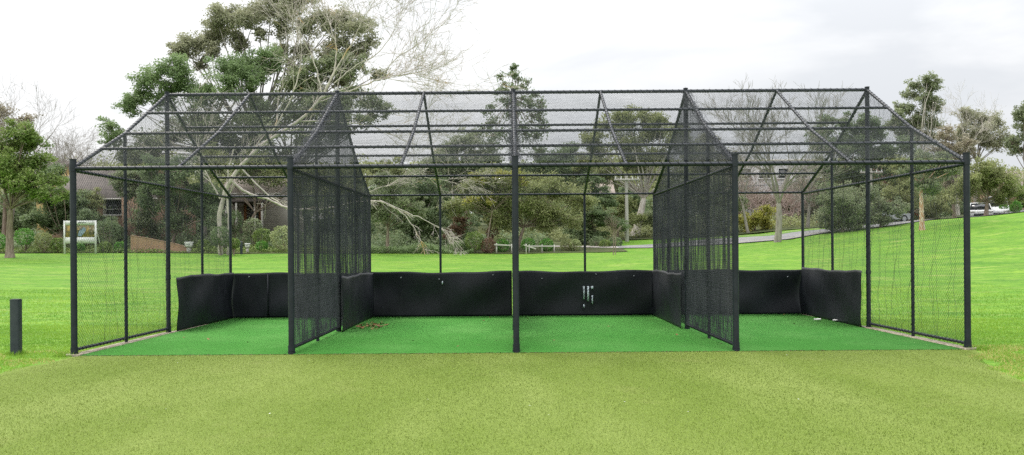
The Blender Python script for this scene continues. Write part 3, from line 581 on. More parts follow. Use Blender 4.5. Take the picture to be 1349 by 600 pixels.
tree('tree', 'dark green tree cut by the right edge of the picture', 1352, 82, [(1348, 140, 8), (1344, 156, 11), (1356, 170, 14), (1340, 184, 9), (1362, 150, 12), (1352, 196, 11)], 'leaf_eucalypt', 'bark', .2, 1.4, .16)
tree('tree', 'dense bush like tree on the crest at the right edge', 1352, 78, [(1346, 256, 9), (1358, 248, 11), (1352, 268, 9)], 'leaf_mid', 'bark', .1, 1.5, .14)

for i, (px, D, top, lab) in enumerate([(1040, 82, 228, 'low pinkish brown thicket of bare twigs right behind the large leafless tree'), (1005, 86, 205, 'bare reddish tree in front of the pale flat roofed building, left of centre'), (1056, 88, 205, 'bare reddish tree at the right end of the pale flat roofed building'), (972, 84, 212, 'bare brown tree at the left end of the pale flat roofed building')]):
    bare('bare_tree', lab, px, D, top, 'bark_twig', .12, 6, seed=50 + i, spread=.6, trunk=.12, forks=6)
tree('tree', 'dull green tree in front of the red roofed house', 1156, 86, [(1140, 244, 12), (1160, 250, 13), (1176, 256, 12), (1150, 262, 12), (1185, 240, 12)], 'leaf_olive', 'bark', .14, 1.3, .16)
tree('tree', 'pale green tree half covering the pale flat roofed building', 1010, 92, [(985, 252, 12), (1004, 262, 13), (1022, 270, 12), (1044, 262, 12), (1066, 250, 13), (1060, 272, 13), (975, 270, 12)], 'leaf_tan', 'bark', .14, 1.1, .17)
# bushes along the far edge of the lawn
for a in [('bright green low bush at the far left edge of the lawn', -4, 318, 12, 62.6, 'leaf_bright'), ('bright green bush just right of the forked tree trunk', 32, 312, 12, 63, 'leaf_bright'),
          ('clipped brownish green hedge ball left of the signboard', 58, 318, 12, 62.8, 'leaf_olive'), ('green bush close beside the left post of the signboard', 76, 322, 9, 62.8, 'leaf_mid'),
          ('low spreading green bush under the signboard', 104, 327, 8, 63.5, 'leaf_bright'), ('dark round shrub right of the signboard under the house window', 142, 305, 17, 65, 'leaf_dark'),
          ('low green bush at the foot of the dark round shrub', 138, 326, 8, 63, 'leaf_mid'), ('low green bush below the house wall, left of the brick garden wall', 158, 326, 8, 63.2, 'leaf_bright'),
          ('green shrub at the right end of the brick garden wall', 268, 324, 9, 63.4, 'leaf_mid'), ('wide dark shrub in front of the second house', 292, 318, 12, 65, 'leaf_dark'),
          ('green bush below the verandah of the second house', 345, 312, 12, 66, 'leaf_mid'), ('pale yellowish bush beside the left inner net', 373, 314, 17, 63.5, 'leaf_pale'),
          ('bright low bush under the small dark tree with the reddish trunk', 345, 325, 8, 63.4, 'leaf_bright')]:
    if 'reddish' in a[0]: a = ('low bright bush between the letterbox and the pale bush',) + a[1:]
    shrub(*a)
for lab, px, py, r, D, lm, zf in [('clipped round green bush, largest of the topiary balls', 625, 318, 13, 63.2, 'leaf_mid', 1), ('low green bush left of the largest clipped ball', 605, 325, 10, 63.5, 'leaf_fresh', .9),
          ('clipped reddish brown dome shaped bush', 643, 324, 10.5, 63, 'leaf_brown', 1), ('pale flowering round bush behind the white rail', 658, 317, 8, 64.5, 'leaf_pale', 1), ('clipped green bush directly behind the left white rail', 662, 324, 9, 64, 'leaf_bright', 1),
          ('clipped yellow green bush behind the middle of the white rail', 696, 322, 9.5, 64, 'leaf_bright', .9), ('clipped yellow green bush behind the right end of the white rail', 720, 323, 10, 64, 'leaf_bright', .9),
          ('rounded tan and green bush right of the white rail', 748, 323, 10, 64, 'leaf_olive', .9), ('pale green rounded bush, rightmost of the clipped row', 758, 323, 8, 63.6, 'leaf_pale', 1),
          ('dark low bush at the start of the path', 787, 320, 11, 68, 'leaf_dark', .8), ('dark low bush in front of the utility pole', 810, 320, 10, 67.5, 'leaf_dark', .8), ('low green shrub behind the staked sapling', 797, 322, 8, 67, 'leaf_mid', .8),
          ('small round bright green bush on the crest left of its larger twin', 1322, 275, 6, 72, 'leaf_bright', 1), ('larger round bright green bush on the crest at the right', 1338, 273, 8, 71, 'leaf_bright', 1),
          ('reddish shrub behind the clipped brown bush', 649, 308, 9, 66, 'leaf_brown', 1.2)]:
    shrub(lab, px, py, r, D, lm, .09, 2.2, zf)
for lab, px, py, r, D in [('salmon coloured flowering clump at the foot of the utility pole', 822, 321, 3.4, 75), ('salmon coloured flowering clump by the forked gum trunk', 838, 320, 4.5, 76), ('orange flowering clump beside the road, left one of two', 1078, 291, 3.2, 79), ('larger orange flowering clump beside the road, right one of two', 1094, 288, 4.5, 79)]:
    shrub(lab, px, py, r, D, 'flower' if 'salmon' in lab else 'leaf_orange', .1, 2, .8, name='flowering_clump', cat='flowers')
for lab, px, py, r, D in [('grey boulder like mound at the garden beyond the road, left one', 985, 307, 5, 78), ('tan low shrub at the garden beyond the road', 1003, 308, 6, 79), ('dry brown hedge beyond the road', 1050, 300, 9, 82), ('dry tan hedge beyond the road near the orange flowers', 1074, 303, 8, 80)]:
    shrub(lab.replace('grey boulder like mound', 'dry tan mound of foliage'), px, py, r, D, 'leaf_tan', .11, 1.8, .8)

# ground cover under the trees: uncountable
def cover(name, x0, x1, y0, y1, n, h, lm, seed, leaf=.13, label=None):
    rr = np.random.default_rng(seed); x = rr.uniform(x0, x1, n); y = rr.uniform(y0, y1, n); z = gz(x, y) + rr.uniform(0, 1, n) * h * (.55 + .45 * np.sin(x * 1.3) * np.sin(x * .37 + y))
    mb = MB(); V, F = leaves(mb, np.stack([x, y, z], 1), leaf, rr, .8, .7); mb.add(V, F, rr.uniform(0, 1, n)); o = mb.build(name, lm); tag(o, label, 'plants', None, 'stuff'); return o
cover('ground_cover', -10.8, -2.5, 62.3, 66, 16000, .75, 'leaf_fresh', 1, label='band of dark green ground cover along the far edge of the lawn behind the second bay')
cover('ground_cover', -38, -10.8, 62.4, 68, 18000, .5, 'leaf_mid', 2, label='low leafy ground cover in front of the two houses on the left')
cover('undergrowth', -42, 3, 66, 77, 30000, 1.5, 'leaf_dark', 6, .2, label='dark undergrowth filling the ground under the trees behind the left and centre bays')
cover('undergrowth', -3, 30, 76, 92, 24000, 1.3, 'leaf_olive', 3, .2, label='scrubby undergrowth beyond the road at the right')
# far wooded slope, one mass
rr = np.random.default_rng(77); mb = MB()
for k in range(520):
    px = rr.uniform(-160, 1500); D = rr.uniform(105, 190); py = 262 + rr.uniform(-42, 30) + 8 * math.sin(px * .02)
    if 960 < px < 1075 and py < 262: continue
    c = P(px, py, D); clump(mb, c, rr.uniform(15, 26) * D / FPX, rr, 330, .5, 9, .8)
tag(mb.build('distant_woodland', 'leaf_olive'), 'distant mass of olive green woodland behind the houses and garden trees', 'woodland', None, 'stuff')
rr = np.random.default_rng(78); mb = MB()
for k in range(260):
    px = rr.uniform(-160, 1500); D = rr.uniform(88, 108); py = 282 + rr.uniform(-26, 24) - .02 * max(0, px - 900)
    if 960 < px < 1070: D += 22; py += 6
    c = P(px, py, D); clump(mb, c, rr.uniform(14, 24) * D / FPX, rr, 300, .36, 9, .8)
tag(mb.build('nearer_woodland', 'leaf_dark'), 'dark thicket closing the view under the tree crowns', 'woodland', None, 'stuff')

# dead pale tree with arching and drooping limbs
rr = np.random.default_rng(5); D0 = 61.0
base = G(291, D0); t = thing('leafless_tree', tuple(base), 'large pale leafless tree with orange lichen and long limbs drooping to the lawn', 'tree')
tk = MB(); tw = MB(); out_ = []
def limb(pts, r0, r1, dep=3, dens=1.0, ln=2.4, spread=.42, up=.1, dd=0):
    Q = np.array([P(a, b, D0) + (0, (pts[i][2] if len(pts[i]) > 2 else 0) + dd, 0) for i, (a, b, *c) in enumerate(pts)]); n = len(Q)
    tt = np.linspace(0, n - 1, (n - 1) * 5 + 1); C = np.stack([np.interp(tt, range(n), Q[:, k]) for k in range(3)], 1)
    for _ in range(2): C[1:-1] = (C[:-2] + 2 * C[1:-1] + C[2:]) / 4
    C[1:-1] += rr.normal(0, .025, (len(C) - 2, 3)); rad = np.linspace(r0, r1, len(C)); rad = rad * .46; tk.tube(C, rad, 7)
    for i in range(int(len(C) * .3), len(C)):
        for _ in range(rr.poisson(dens)):
            d = C[min(i, len(C) - 1)] - C[i - 1]; d = d / np.linalg.norm(d) + rr.normal(0, .5, 3) * (1, 1, .8); d /= np.linalg.norm(d)
            grow(rr, C[i], d, ln * rr.uniform(.5, 1.1), max(.015, rad[i] * .5), dep, out_, spread, up, (2, 3), .010)
limb([(291, 336), (288, 290), (296, 250), (320, 215), (352, 185), (395, 160), (425, 128), (440, 96)], .36, .17, 3, .25)
limb([(300, 336), (302, 290), (298, 255), (300, 225), (310, 190)], .2, .1, 3, .3)
limb([(352, 185), (385, 130), (398, 80), (395, 35), (400, -10)], .13, .04, 4, .8)
limb([(425, 128), (415, 85), (400, 50), (380, 15)], .12, .03, 4, .8)
limb([(440, 96), (444, 60), (430, 20), (425, -15)], .12, .03, 4, .8)
limb([(440, 96), (462, 60), (478, 25), (500, -10)], .12, .03, 4, .9)
limb([(425, 128), (462, 120), (500, 104), (540, 96), (580, 108)], .15, .03, 4, .8, up=.1)
limb([(500, 104), (520, 78), (550, 60), (578, 35)], .08, .025, 4, .9)
limb([(440, 110), (470, 85), (500, 70), (520, 40), (525, 15)], .1, .025, 4, .9)
limb([(395, 160), (440, 160), (490, 165), (540, 190), (580, 200)], .12, .03, 4, .7)
limb([(300, 235), (325, 255), (352, 262), (385, 277), (430, 276), (470, 266), (500, 264), (530, 280), (546, 300), (556, 322), (562, 330)], .2, .03, 2, .45, 1.0, up=-.3)
limb([(500, 264), (545, 284), (575, 298), (592, 312), (604, 320)], .09, .02, 3, .7, 1.1, up=-.3)
limb([(470, 266), (492, 250), (515, 244), (530, 232), (545, 218)], .09, .02, 3, .8, 1.3)
limb([(515, 244), (545, 232), (580, 238), (612, 234)], .06, .02, 3, .8, 1.5, up=-.1)
limb([(318, 222), (345, 250), (378, 276), (400, 290)], .15, .05, 3, .5, 1.2)
limb([(290, 262), (275, 235), (262, 205), (258, 175)], .14, .03, 4, .5)
a, b, c, d = zip(*out_); tw.segs(np.array(a), np.array(b), np.array(c), np.array(d), 4)
tk.build('trunk', 'bark_lichen', t, True); tw.build('branches', 'bark_lichen', t)

# staked sapling
base = G(808, 58.5); t = thing('sapling', tuple(base), 'thin young sapling without leaves beside its dark stake at the end of the path', 'sapling')
out_ = []; top = P(808, 296, 58.5); MB().tube([base, (base + top) / 2 + (.03, 0, 0), top], [.035, .025, .012], 6).build('trunk', 'bark', t)
for k in range(16): grow(rr, base + (top - base) * rr.uniform(.45, 1), np.array([rr.normal(0, .5), rr.normal(0, .5), 1.]), .5, .012, 2, out_, .4)
a, b, c, d = zip(*out_); MB().segs(np.array(a), np.array(b), np.array(c), np.array(d), 3).build('branches', 'bark', t)
MB().tube([base + (.14, 0, 0), base + (.14, 0, 1.2)], .03, 6).build('stake', 'bark', t)

# lawn blades close to the camera, uncountable
rr = np.random.default_rng(3)
def blades(n, x0, x1, y0, y1, h, w, keep=None, band=False):
    x = rr.uniform(x0, x1, n); y = rr.uniform(y0, y1, n)
    if keep is not None: k = keep(x, y); x, y = x[k], y[k]
    n = len(x); z = gz(x, y); a = rr.uniform(0, 6.28, n); hh = h * rr.uniform(.5, 1.3, n); lx = rr.normal(0, .5, n) * hh; ly = rr.normal(0, .5, n) * hh
    c, s_ = np.cos(a) * w, np.sin(a) * w
    V = np.stack([np.stack([x - c, y - s_, z], 1), np.stack([x + c, y + s_, z], 1), np.stack([x + lx, y + ly, z + hh], 1)], 1).reshape(-1, 3)
    patch = .5 + .5 * np.sin(x * 1.1 + 2 * np.sin(y * .6)) * np.sin(y * .9 + x * .4)
    if band: patch = .5 + .35 * np.sin(x * 1.6 + .4 * np.sin(y * .5)) + .25 * np.sin(x * .55 + y * .25 + 1)
    return V, np.arange(n * 3).reshape(-1, 3), np.clip(patch * .75 + rr.uniform(-.1, .3, n), 0, 1)
mb = MB()
edge = lambda x, y: ~((x > -7.05 + .12 * np.sin(y * 4)) & (x < 7.45) & (y < 14.6))
mb.add(*blades(70000, -14.5, -7.0, 11, 21, .035, .005, edge)); mb.add(*blades(50000, 7.5, 13.5, 11, 21, .035, .005))
mb.add(*blades(9000, 6.2, 7.7, 9.5, 14.5, .03, .005, lambda x, y: x > 6.15 + (y - 11.2) * .37 + .15 * np.sin(y * 5)))
mb.add(*blades(60000, -20, 17, 21, 34, .05, .009, lambda x, y: (y > 23.1) | (x < -7.2) | (x > 7.6)))
tag(mb.build('grass', 'blade'), 'short green grass blades of the lawn around the nets', 'grass', None, 'stuff')
mb = MB()
mb.add(*blades(16000, 6.0, 9.5, 10.0, 15.2, .035, .006, lambda x, y: (x > 6.0 + (y - 11.2) * .34 + .3 * np.sin(y * 3) ** 2) & (np.sin(x * 3.1 + y) * np.sin(y * 2.3 - x) > -.15) & ((y < 14.5) | (x > 7.5))))
mb.add(*blades(9000, -9.5, -6.9, 11, 15.5, .03, .006, lambda x, y: (x > -8.0 - .5 * np.sin(y * 2.2) ** 2) & (x < -7.1 + .15 * np.sin(y * 6)) & (np.sin(x * 4 + y * 2) * np.sin(y * 3 - x) > 0)))
tag(mb.build('dry_grass', 'blade_dry'), 'patches of dry yellow grass where the lawn meets the turf', 'dry grass', None, 'stuff')
mb = MB(); mb.add(*blades(230000, -8.2, 8.2, 6.4, 14.56, .020, .004, lambda x, y: (np.abs(x) < y * .6 + .3) & (x > -6.9) & (x < np.where(y > 11.2, 6.1 + (y - 11.2) * .37, 6.1 + (11.2 - y) * .25)), True))
tag(mb.build('turf_pile', 'pile'), 'short synthetic pile of the olive green turf in front of the nets', 'artificial grass', None, 'stuff')
# leaf litter on the synthetic floor
mb = MB(); n = 170; C = np.stack([rr.normal(-3.05, .25, n), rr.normal(20.2, .5, n), np.full(n, .026)], 1)[:110]; C[:, 0] = np.maximum(C[:, 0], -3.35)
C2 = np.stack([rr.uniform(-6.5, 7, 22), rr.uniform(14.8, 22.7, 22), np.full(22, .024)], 1); C = np.concatenate([C, C2])
V, F = leaves(mb, C, .085, rr, 3, .6); mb.add(V, F, rr.uniform(0, 1, len(C))); tag(mb.build('leaf_litter', 'dead_leaf'), 'scattered dry brown leaves on the green floor', 'leaves', None, 'stuff')
mb = MB(); n = 22; C = np.stack([rr.uniform(-5.5, 6, n), rr.uniform(8, 14.4, n), np.full(n, .016)], 1); V, F = leaves(mb, C, .024, rr, 6, .6); mb.add(V, F, rr.uniform(0, 1, n)); tag(mb.build('turf_debris', 'paper'), 'tiny pale specks of debris scattered over the front turf', 'debris', None, 'stuff')
mb = MB(); n = 1500; C = np.stack([rr.uniform(-6.9, 7.2, n), 14.60 + rr.normal(0, .022, n), np.full(n, .013)], 1)
n2 = 500; sd_ = rr.choice([-6.93, 7.26, -3.53, 3.63, .09], n2); C = np.concatenate([C, np.stack([sd_ + rr.normal(0, .05, n2), rr.uniform(14.7, 22.5, n2), np.full(n2, .026)], 1)])
V, F = leaves(mb, C, .028, rr, 3, .6); mb.add(V, F, rr.uniform(0, .6, len(C))); tag(mb.build('soil_crumbs', 'crumb'), 'fine brown dirt gathered along the seam between the green floor and the front turf', 'dirt', None, 'stuff')
# two crumpled white cups
for i, (px, py, lab) in enumerate([(1076, 424.5, 'crushed white paper cup on the green floor, nearer the back screen corner'), (1101, 425, 'flattened white paper cup on the green floor, nearer the right screen')]):
    D = HC * FPX / (py - hz(px)); c = G(px, D); x, y = c[0], c[1]; rr2 = np.random.default_rng(40 + i); mb = MB(); n = 12; k = 5; Vv = []
    for j in range(k):
        for q_ in range(n):
            a = q_ / n * 6.283; r = (.032 + .008 * j / k) * (1 + rr2.normal(0, .1)); Vv.append((x - .07 + j * .035, y + math.cos(a) * r, .05 + math.sin(a) * r * .55 + (.0 if i else .01)))
    Fq = [(j * n + q_, j * n + (q_ + 1) % n, (j + 1) * n + (q_ + 1) % n, (j + 1) * n + q_) for j in range(k - 1) for q_ in range(n)]
    mb.add(Vv, Fq); mb.add(Vv, [tuple(range(n))]); tag(mb.build('paper_cup', 'paper'), lab, 'cup', 'litter cups')

# ------------------------------------------------------------------ buildings and street things
def window(parent, x, y, z, w, h, frame='white_paint', shutters=0):
    """window facing -Y at wall plane y; centre x, sill z"""
    f = MB(); t = .07; f.box((x - w / 2, y - .06, z), (x + w / 2, y + .02, z + t)).box((x - w / 2, y - .06, z + h - t), (x + w / 2, y + .02, z + h))
    f.box((x - w / 2, y - .058, z + t), (x - w / 2 + t, y + .02, z + h - t)).box((x + w / 2 - t, y - .058, z + t), (x + w / 2, y + .02, z + h - t)).box((x - w / 2 + t, y - .05, z + h * .33), (x + w / 2 - t, y + .01, z + h * .33 + .05))
    o = f.build('window', frame, parent)
    p = MB().box((x - w / 2 + t, y - .02, z + t), (x + w / 2 - t, y + .012, z + h - t)).build('pane', 'glass_dark', parent); p.parent = o
    s_ = MB().box((x - w / 2 - .1, y - .13, z - .09), (x + w / 2 + .1, y + .02, z - .002)).build('sill', 'off_white', parent); s_.parent = o
    return o
def gable(parent, x0, x1, y0, y1, z0, zw, zr, wallm, roofm, over=.5, ridge='x', chimney=None):
    MB().box((x0, y0, z0), (x1, y1, zw)).build('wall', wallm, parent)
    ym = (y0 + y1) / 2; th = .14; mb = MB()
    for sgn, ye in ((-1, y0 - over), (1, y1 + over)):
        dzo = (zr - zw) / (ym - y0) * over
        pl = [(ye, zw - dzo + .02), (ym, zr + .02), (ym, zr + .02 + th), (ye, zw - dzo + .02 + th)]
        mb.prism(pl, 'x', x0 - .35, x1 + .35)
    r = mb.build('roof', roofm, parent)
    for xx in (x0, x1 - .2): MB().prism([(y0, zw), (y1, zw), (ym, zr)], 'x', xx + .003, xx + .2).build('gable_end', wallm, parent)
    g = MB().tube([(x0 - .35, y0 - over - .06, zw - (zr - zw) / (ym - y0) * over + .05), (x1 + .35, y0 - over - .06, zw - (zr - zw) / (ym - y0) * over + .05)], .07, 8).build('gutter', 'off_white', parent)
    if chimney: cx, cy, ch = chimney; c_ = MB().box((cx - .45, cy - .3, zw), (cx + .45, cy + .3, zr + ch)).build('chimney', wallm, parent); c_.parent = r
    return r
# brick house, left
Dh = 72; xl = P(66, 0, Dh)[0]; xr = P(204, 0, Dh)[0]; zb = g1((xl + xr) / 2, Dh) - .3; zw = P(140, 259, Dh)[2]; zr = zw + 2.3
h = thing('brick_house', ((xl + xr) / 2, Dh, zb), 'brown brick house with dark tiled roof behind the white signboard', 'house')
gable(h, xl, xr, Dh, Dh + 9, zb, zw, zr, 'brick', 'tiles', .6, chimney=(P(190, 0, Dh)[0], Dh + 4, .9))
wz = P(145, 284, Dh)[2]; window(h, P(147, 0, Dh)[0], Dh, wz, 1.5, 1.4); window(h, P(100, 0, Dh)[0], Dh, wz, 1.4, 1.3)
MB().box((P(136, 0, Dh)[0] - .1, Dh - .05, wz), (P(136, 0, Dh)[0] + .15, Dh - .004, wz + 1.4)).build('shutter', 'off_white', h)
MB().box((P(160, 0, Dh)[0] - .0, Dh - .05, wz), (P(160, 0, Dh)[0] + .45, Dh - .004, wz + 1.4)).build('shutter', 'off_white', h)
xp = P(183, 0, Dh)[0]; MB().box((xp - 1.1, Dh - .9, zb), (xp + 1.1, Dh - .003, zw - .1)).build('brick_bay', 'brick', h)
MB().box((P(170, 0, Dh)[0] - .1, Dh - 1.05, zb), (P(170, 0, Dh)[0] + .12, Dh - .91, P(170, 301, Dh)[2])).build('door_frame', 'white_paint', h)
# weatherboard house with verandah
Dh = 78; xl = P(292, 0, Dh)[0]; xr = P(364, 0, Dh)[0]; zb = g1((xl + xr) / 2, Dh) - .3; zw = P(330, 254, Dh)[2]
h = thing('timber_house', ((xl + xr) / 2, Dh, zb), 'grey timber house with verandah and reddish door behind the pale limb', 'house')
gable(h, xl, xr, Dh, Dh + 8, zb, zw, zw + 1.9, 'weatherboard', 'tiles_tan', .4)
xv0 = P(304, 0, Dh)[0]; xv1 = P(352, 0, Dh)[0]; zv = P(330, 268, Dh)[2]
MB().box((xv0, Dh - 2, zv - .02), (xv1, Dh - .003, zv + .16)).build('verandah_roof', 'tiles', h)
for px in (305, 318, 342, 351): xx = P(px, 0, Dh)[0]; MB().box((xx - .07, Dh - 1.95, zb), (xx + .07, Dh - 1.81, zv - .021)).build('verandah_post', 'off_white', h)
xx = P(331, 0, Dh)[0]; dz = P(331, 296, Dh)[2]; d = MB().box((xx - .5, Dh - .06, dz), (xx + .5, Dh - .003, dz + 1.95)).build('door', 'glass_dark', h)
mb = MB()
for k in range(-3, 4):
    mb.segs([(xx - .5, Dh - .08, dz + 1 + k * .3)], [(xx + .5, Dh - .08, dz + 1.3 + k * .3)], .015, .015, 4); mb.segs([(xx - .5, Dh - .08, dz + 1.3 + k * .3)], [(xx + .5, Dh - .08, dz + 1 + k * .3)], .015, .015, 4)
s_ = mb.build('screen_lattice', 'off_white', h); s_.parent = d
MB().box((xx - .75, Dh - .05, dz), (xx - .52, Dh - .004, dz + 2.1)).box((xx + .52, Dh - .05, dz), (xx + .75, Dh - .004, dz + 2.1)).build('door_surround', 'timber_red', h)
# small far buildings
def far_house(name, label, px0, px1, pyw, D, rise, wm, rm, dep=8):
    x0 = P(px0, 0, D)[0]; x1 = P(px1, 0, D)[0]; zb = g1((x0 + x1) / 2, D) - .5; zw = P(px0, pyw, D)[2]; h = thing(name, ((x0 + x1) / 2, D, zb), label, 'house')
    gable(h, x0, x1, D, D + dep, zb, zw, zw + rise, wm, rm, .4)
    n = max(1, int((x1 - x0) / 2.6))
    for k in range(n): window(h, x0 + (x1 - x0) * (k + .5) / n, D, zw - 1.8, 1.1, 1.2)
    return h
far_house('rendered_house', 'yellow rendered house showing behind the leafy tree on the left', 46, 66, 226, 84, 1.2, 'render_yellow', 'tiles')
far_house('house', 'red roofed house among the trees behind the right ridge post', 1146, 1176, 236, 96, 1.3, 'brick', 'tiles_red')
far_house('house', 'house with pale tan roof on the crest at the right edge', 1326, 1372, 244, 92, 1.6, 'brick', 'tiles_tan')
far_house('house', 'cream house half hidden by the trees beside the forked gum', 786, 806, 262, 100, 2.2, 'off_white', 'tiles_tan')
# pale two-storey block
D = 104; x0 = P(968, 0, D)[0]; x1 = P(1068, 0, D)[0]; zb = g1(30, D) - 1; zt = P(1010, 214, D)[2]; h = thing('apartment_block', ((x0 + x1) / 2, D, zb), 'pale grey flat roofed building seen through the large leafless tree', 'building')
MB().box((x0, D, zb), (x1, D + 12, zt)).build('wall', 'render_pale', h); MB().box((x0 - .3, D - .3, zt + .003), (x1 + .3, D + 12.3, zt + .3)).build('roof', 'off_white', h)
for k in range(4):
    for j in range(3): window(h, x0 + (x1 - x0) * (k + .5) / 4, D, zt - 1.9 - j * 2.7, 1.3, 1.2)

# low brick garden wall, stepping down to the right
D = 63.2; w_ = thing('brick_garden_wall', tuple(G(210, D)), 'low orange brown brick garden wall sloping down to the right', 'wall')
pts = [(172, 311), (190, 314), (210, 318), (230, 322), (247, 327)]; poly = []
for a, b in pts: q_ = P(a, b, D); poly.append((q_[0], q_[2]))
poly += [(poly[-1][0], g1(poly[-1][0], D) - .3), (poly[0][0], g1(poly[0][0], D) - .3)]; MB().prism(poly, 'y', D, D + .23).build('wall_body', 'brick_wall', w_)
cp = MB(); 
for (a, b), (c, d) in zip(pts[:-1], pts[1:]):
    p, q_ = P(a, b, D), P(c, d, D); cp.prism([(p[0], p[2] + .003), (q_[0], q_[2] + .003), (q_[0], q_[2] + .06), (p[0], p[2] + .06)], 'y', D - .02, D + .25)
cp.build('coping', 'brick', w_)
def letterbox(px, py, D, w, h, lab):
    b_ = G(px, D); t_ = P(px, py, D)[2]; o = thing('letterbox', tuple(b_), lab, 'letterbox'); x = b_[0]
    MB().box((x - w * .3, D - .1, b_[2] - .1), (x + w * .3, D + .1, t_ - h)).build('pedestal', 'off_white', o)
    bx = MB().box((x - w / 2, D - .18, t_ - h + .002), (x + w / 2, D + .18, t_ - .05), .0).build('box', 'white_paint', o)
    MB().box((x - w / 2 - .04, D - .22, t_ - .048), (x + w / 2 + .04, D + .22, t_), .03).build('lid', 'white_paint', o)
    MB().box((x - w * .3, D - .188, t_ - h * .5), (x + w * .3, D - .179, t_ - h * .5 + .04)).build('slot', 'ink', o)
letterbox(249, 319, 62.9, .45, .35, 'white letterbox at the right end of the low brick garden wall')
letterbox(326, 321, 62.6, .22, .28, 'small white letterbox beside the short dark post in front of the timber house')
b_ = G(318, 61.5); x = b_[0]; o = thing('short_post', tuple(b_), 'short dark post on the lawn edge in front of the timber house', 'post')
MB().prism([(x + .09 * math.cos(k * math.pi / 4 + .39), 61.5 + .09 * math.sin(k * math.pi / 4 + .39)) for k in range(8)], 'z', b_[2] - .1, b_[2] + .8).build('shaft', 'bollard', o)
MB().tube([(x, 61.5, b_[2] + .801), (x, 61.5, b_[2] + .86)], [.1, .04], 8).build('cap', 'bollard', o)

# signboard
D = 62; a = P(84, 291, D); b = P(127, 316, D); gzb = g1(a[0], D); sg = thing('signboard', tuple(G(105, D)), 'large white framed signboard with a colour picture on the lawn edge', 'sign'); x0, x1 = a[0], b[0]; zt, zb2 = a[2], b[2] - .25
for xx in (x0, x1 - .1): MB().box((xx, D - .05, gzb - .1), (xx + .1, D + .05, zt)).build('leg', 'white_paint', sg)
MB().box((x0 + .102, D - .035, zt - .32), (x1 - .102, D + .035, zt - .003)).build('header_panel', 'white_paint', sg)
MB().box((x0 + .102, D - .035, zb2), (x1 - .102, D + .035, zb2 + .42)).build('footer_panel', 'white_paint', sg)
pc = MB().box((x0 + .102, D - .025, zb2 + .423), (x1 - .102, D + .03, zt - .323)).build('picture', 'sign_picture', sg)
zc = (zb2 + .42 + zt - .32) / 2; xm = (x0 + x1) / 2; pp = MB().prism([(xm - .15, zc - .32), (xm + .1, zc - .36), (xm + .42, zc + .1), (xm + .3, zc + .3), (xm - .05, zc + .02)], 'y', D - .032, D - .0255).build('picture_detail', 'sign_blue', sg)
mb = MB(); 
for k in range(7): mb.box((xm - .12 + k * .075, D - .042, zt - .16), (xm - .12 + k * .075 + (.05 if k != 3 else .02), D - .0355, zt - .10))
mb.build('small_lettering', 'ink', sg)
MB().tube([(x0 + .05, D + .06, zt - .5), (x0 - .45, D + 1.0, g1(x0, D + 1))], .03, 6).build('brace', 'white_paint', sg); MB().tube([(x1 - .05, D + .06, zt - .5), (x1 - .2, D + 1.3, g1(x0, D + 1.3))], .03, 6).build('brace', 'white_paint', sg)

mb = MB()
for bx, by, w_, n in [(float(b0[0]), float(b0[1]), .1, 260)] + [(XW[0] - .12, YF, .12, 260), (XW[-1] + .14, YF, .12, 260), (XW[0] - .1, YR, .08, 150), (XW[-1] + .1, YR, .08, 150)]:
    ang = rr.uniform(0, 6.28, n); rad_ = rr.uniform(.8, 1.7, n) * w_; x = bx + np.cos(ang) * rad_; y = by + np.sin(ang) * rad_
    k = (np.abs(x - bx) < 9); V3, F3, T3 = blades(n, 0, 1, 0, 1, .07, .006)
    cen = V3.reshape(-1, 3, 3).mean(1, keepdims=True) * (1, 1, 0); V3 = (V3.reshape(-1, 3, 3) - cen + np.stack([x, y, 0 * x], 1)[:, None]).reshape(-1, 3); mb.add(V3, F3, T3 * .6)
tag(mb.build('grass_tufts', 'blade'), 'longer grass tufts around the bollard and the outer posts', 'grass', None, 'stuff')
shrub('dark leafy shrub hiding the foot of the large pale leafless tree', 291, 311, 13, 60.0, 'leaf_dark', .12, 2, 1.0)
shrub('low green shrub right of the foot of the large pale leafless tree', 308, 321, 8, 60.2, 'leaf_mid', .1, 2, .9)
shrub('dark shrub standing in front of the verandah of the timber house', 333, 300, 13, 67, 'leaf_eucalypt', .13, 2, 1.0)
shrub('tall green shrub at the left verandah post of the timber house', 309, 292, 11, 68, 'leaf_dark', .13, 2, 1.4)
# white rails by the clipped bushes
def wrail(px0, px1, py0, py1, D, lab, posts):
    o = thing('low_white_rail', tuple(G((px0 + px1) / 2, D)), lab, 'fence', 'low white rails in front of the clipped bushes')
    a = P(px0, py0, D); b = P(px1, py1, D); mb = MB(); mb.prism([(a[0], a[2] - .045), (b[0], b[2] - .045), (b[0], b[2] + .045), (a[0], a[2] + .045)], 'y', D - .03, D + .03); mb.build('rail', 'off_white', o)
    for px in posts:
        xx = P(px, 0, D)[0]; zt = np.interp(px, [px0, px1], [a[2], b[2]]); MB().box((xx - .05, D + .032, g1(xx, D) - .05), (xx + .03, D + .12, zt + .1)).build('post', 'off_white', o)
wrail(651, 673, 322.5, 323.5, 62.5, 'low white rail in front of the clipped bushes, left of the centre post', (652, 672)); wrail(694, 729, 324.5, 324.5, 62.5, 'low white rail in front of the clipped bushes, right of the centre post', (695, 712, 728))
wrail(690, 706, 323, 328, 61.9, 'short white rail leaning across the longer one right of the centre post', (691,))

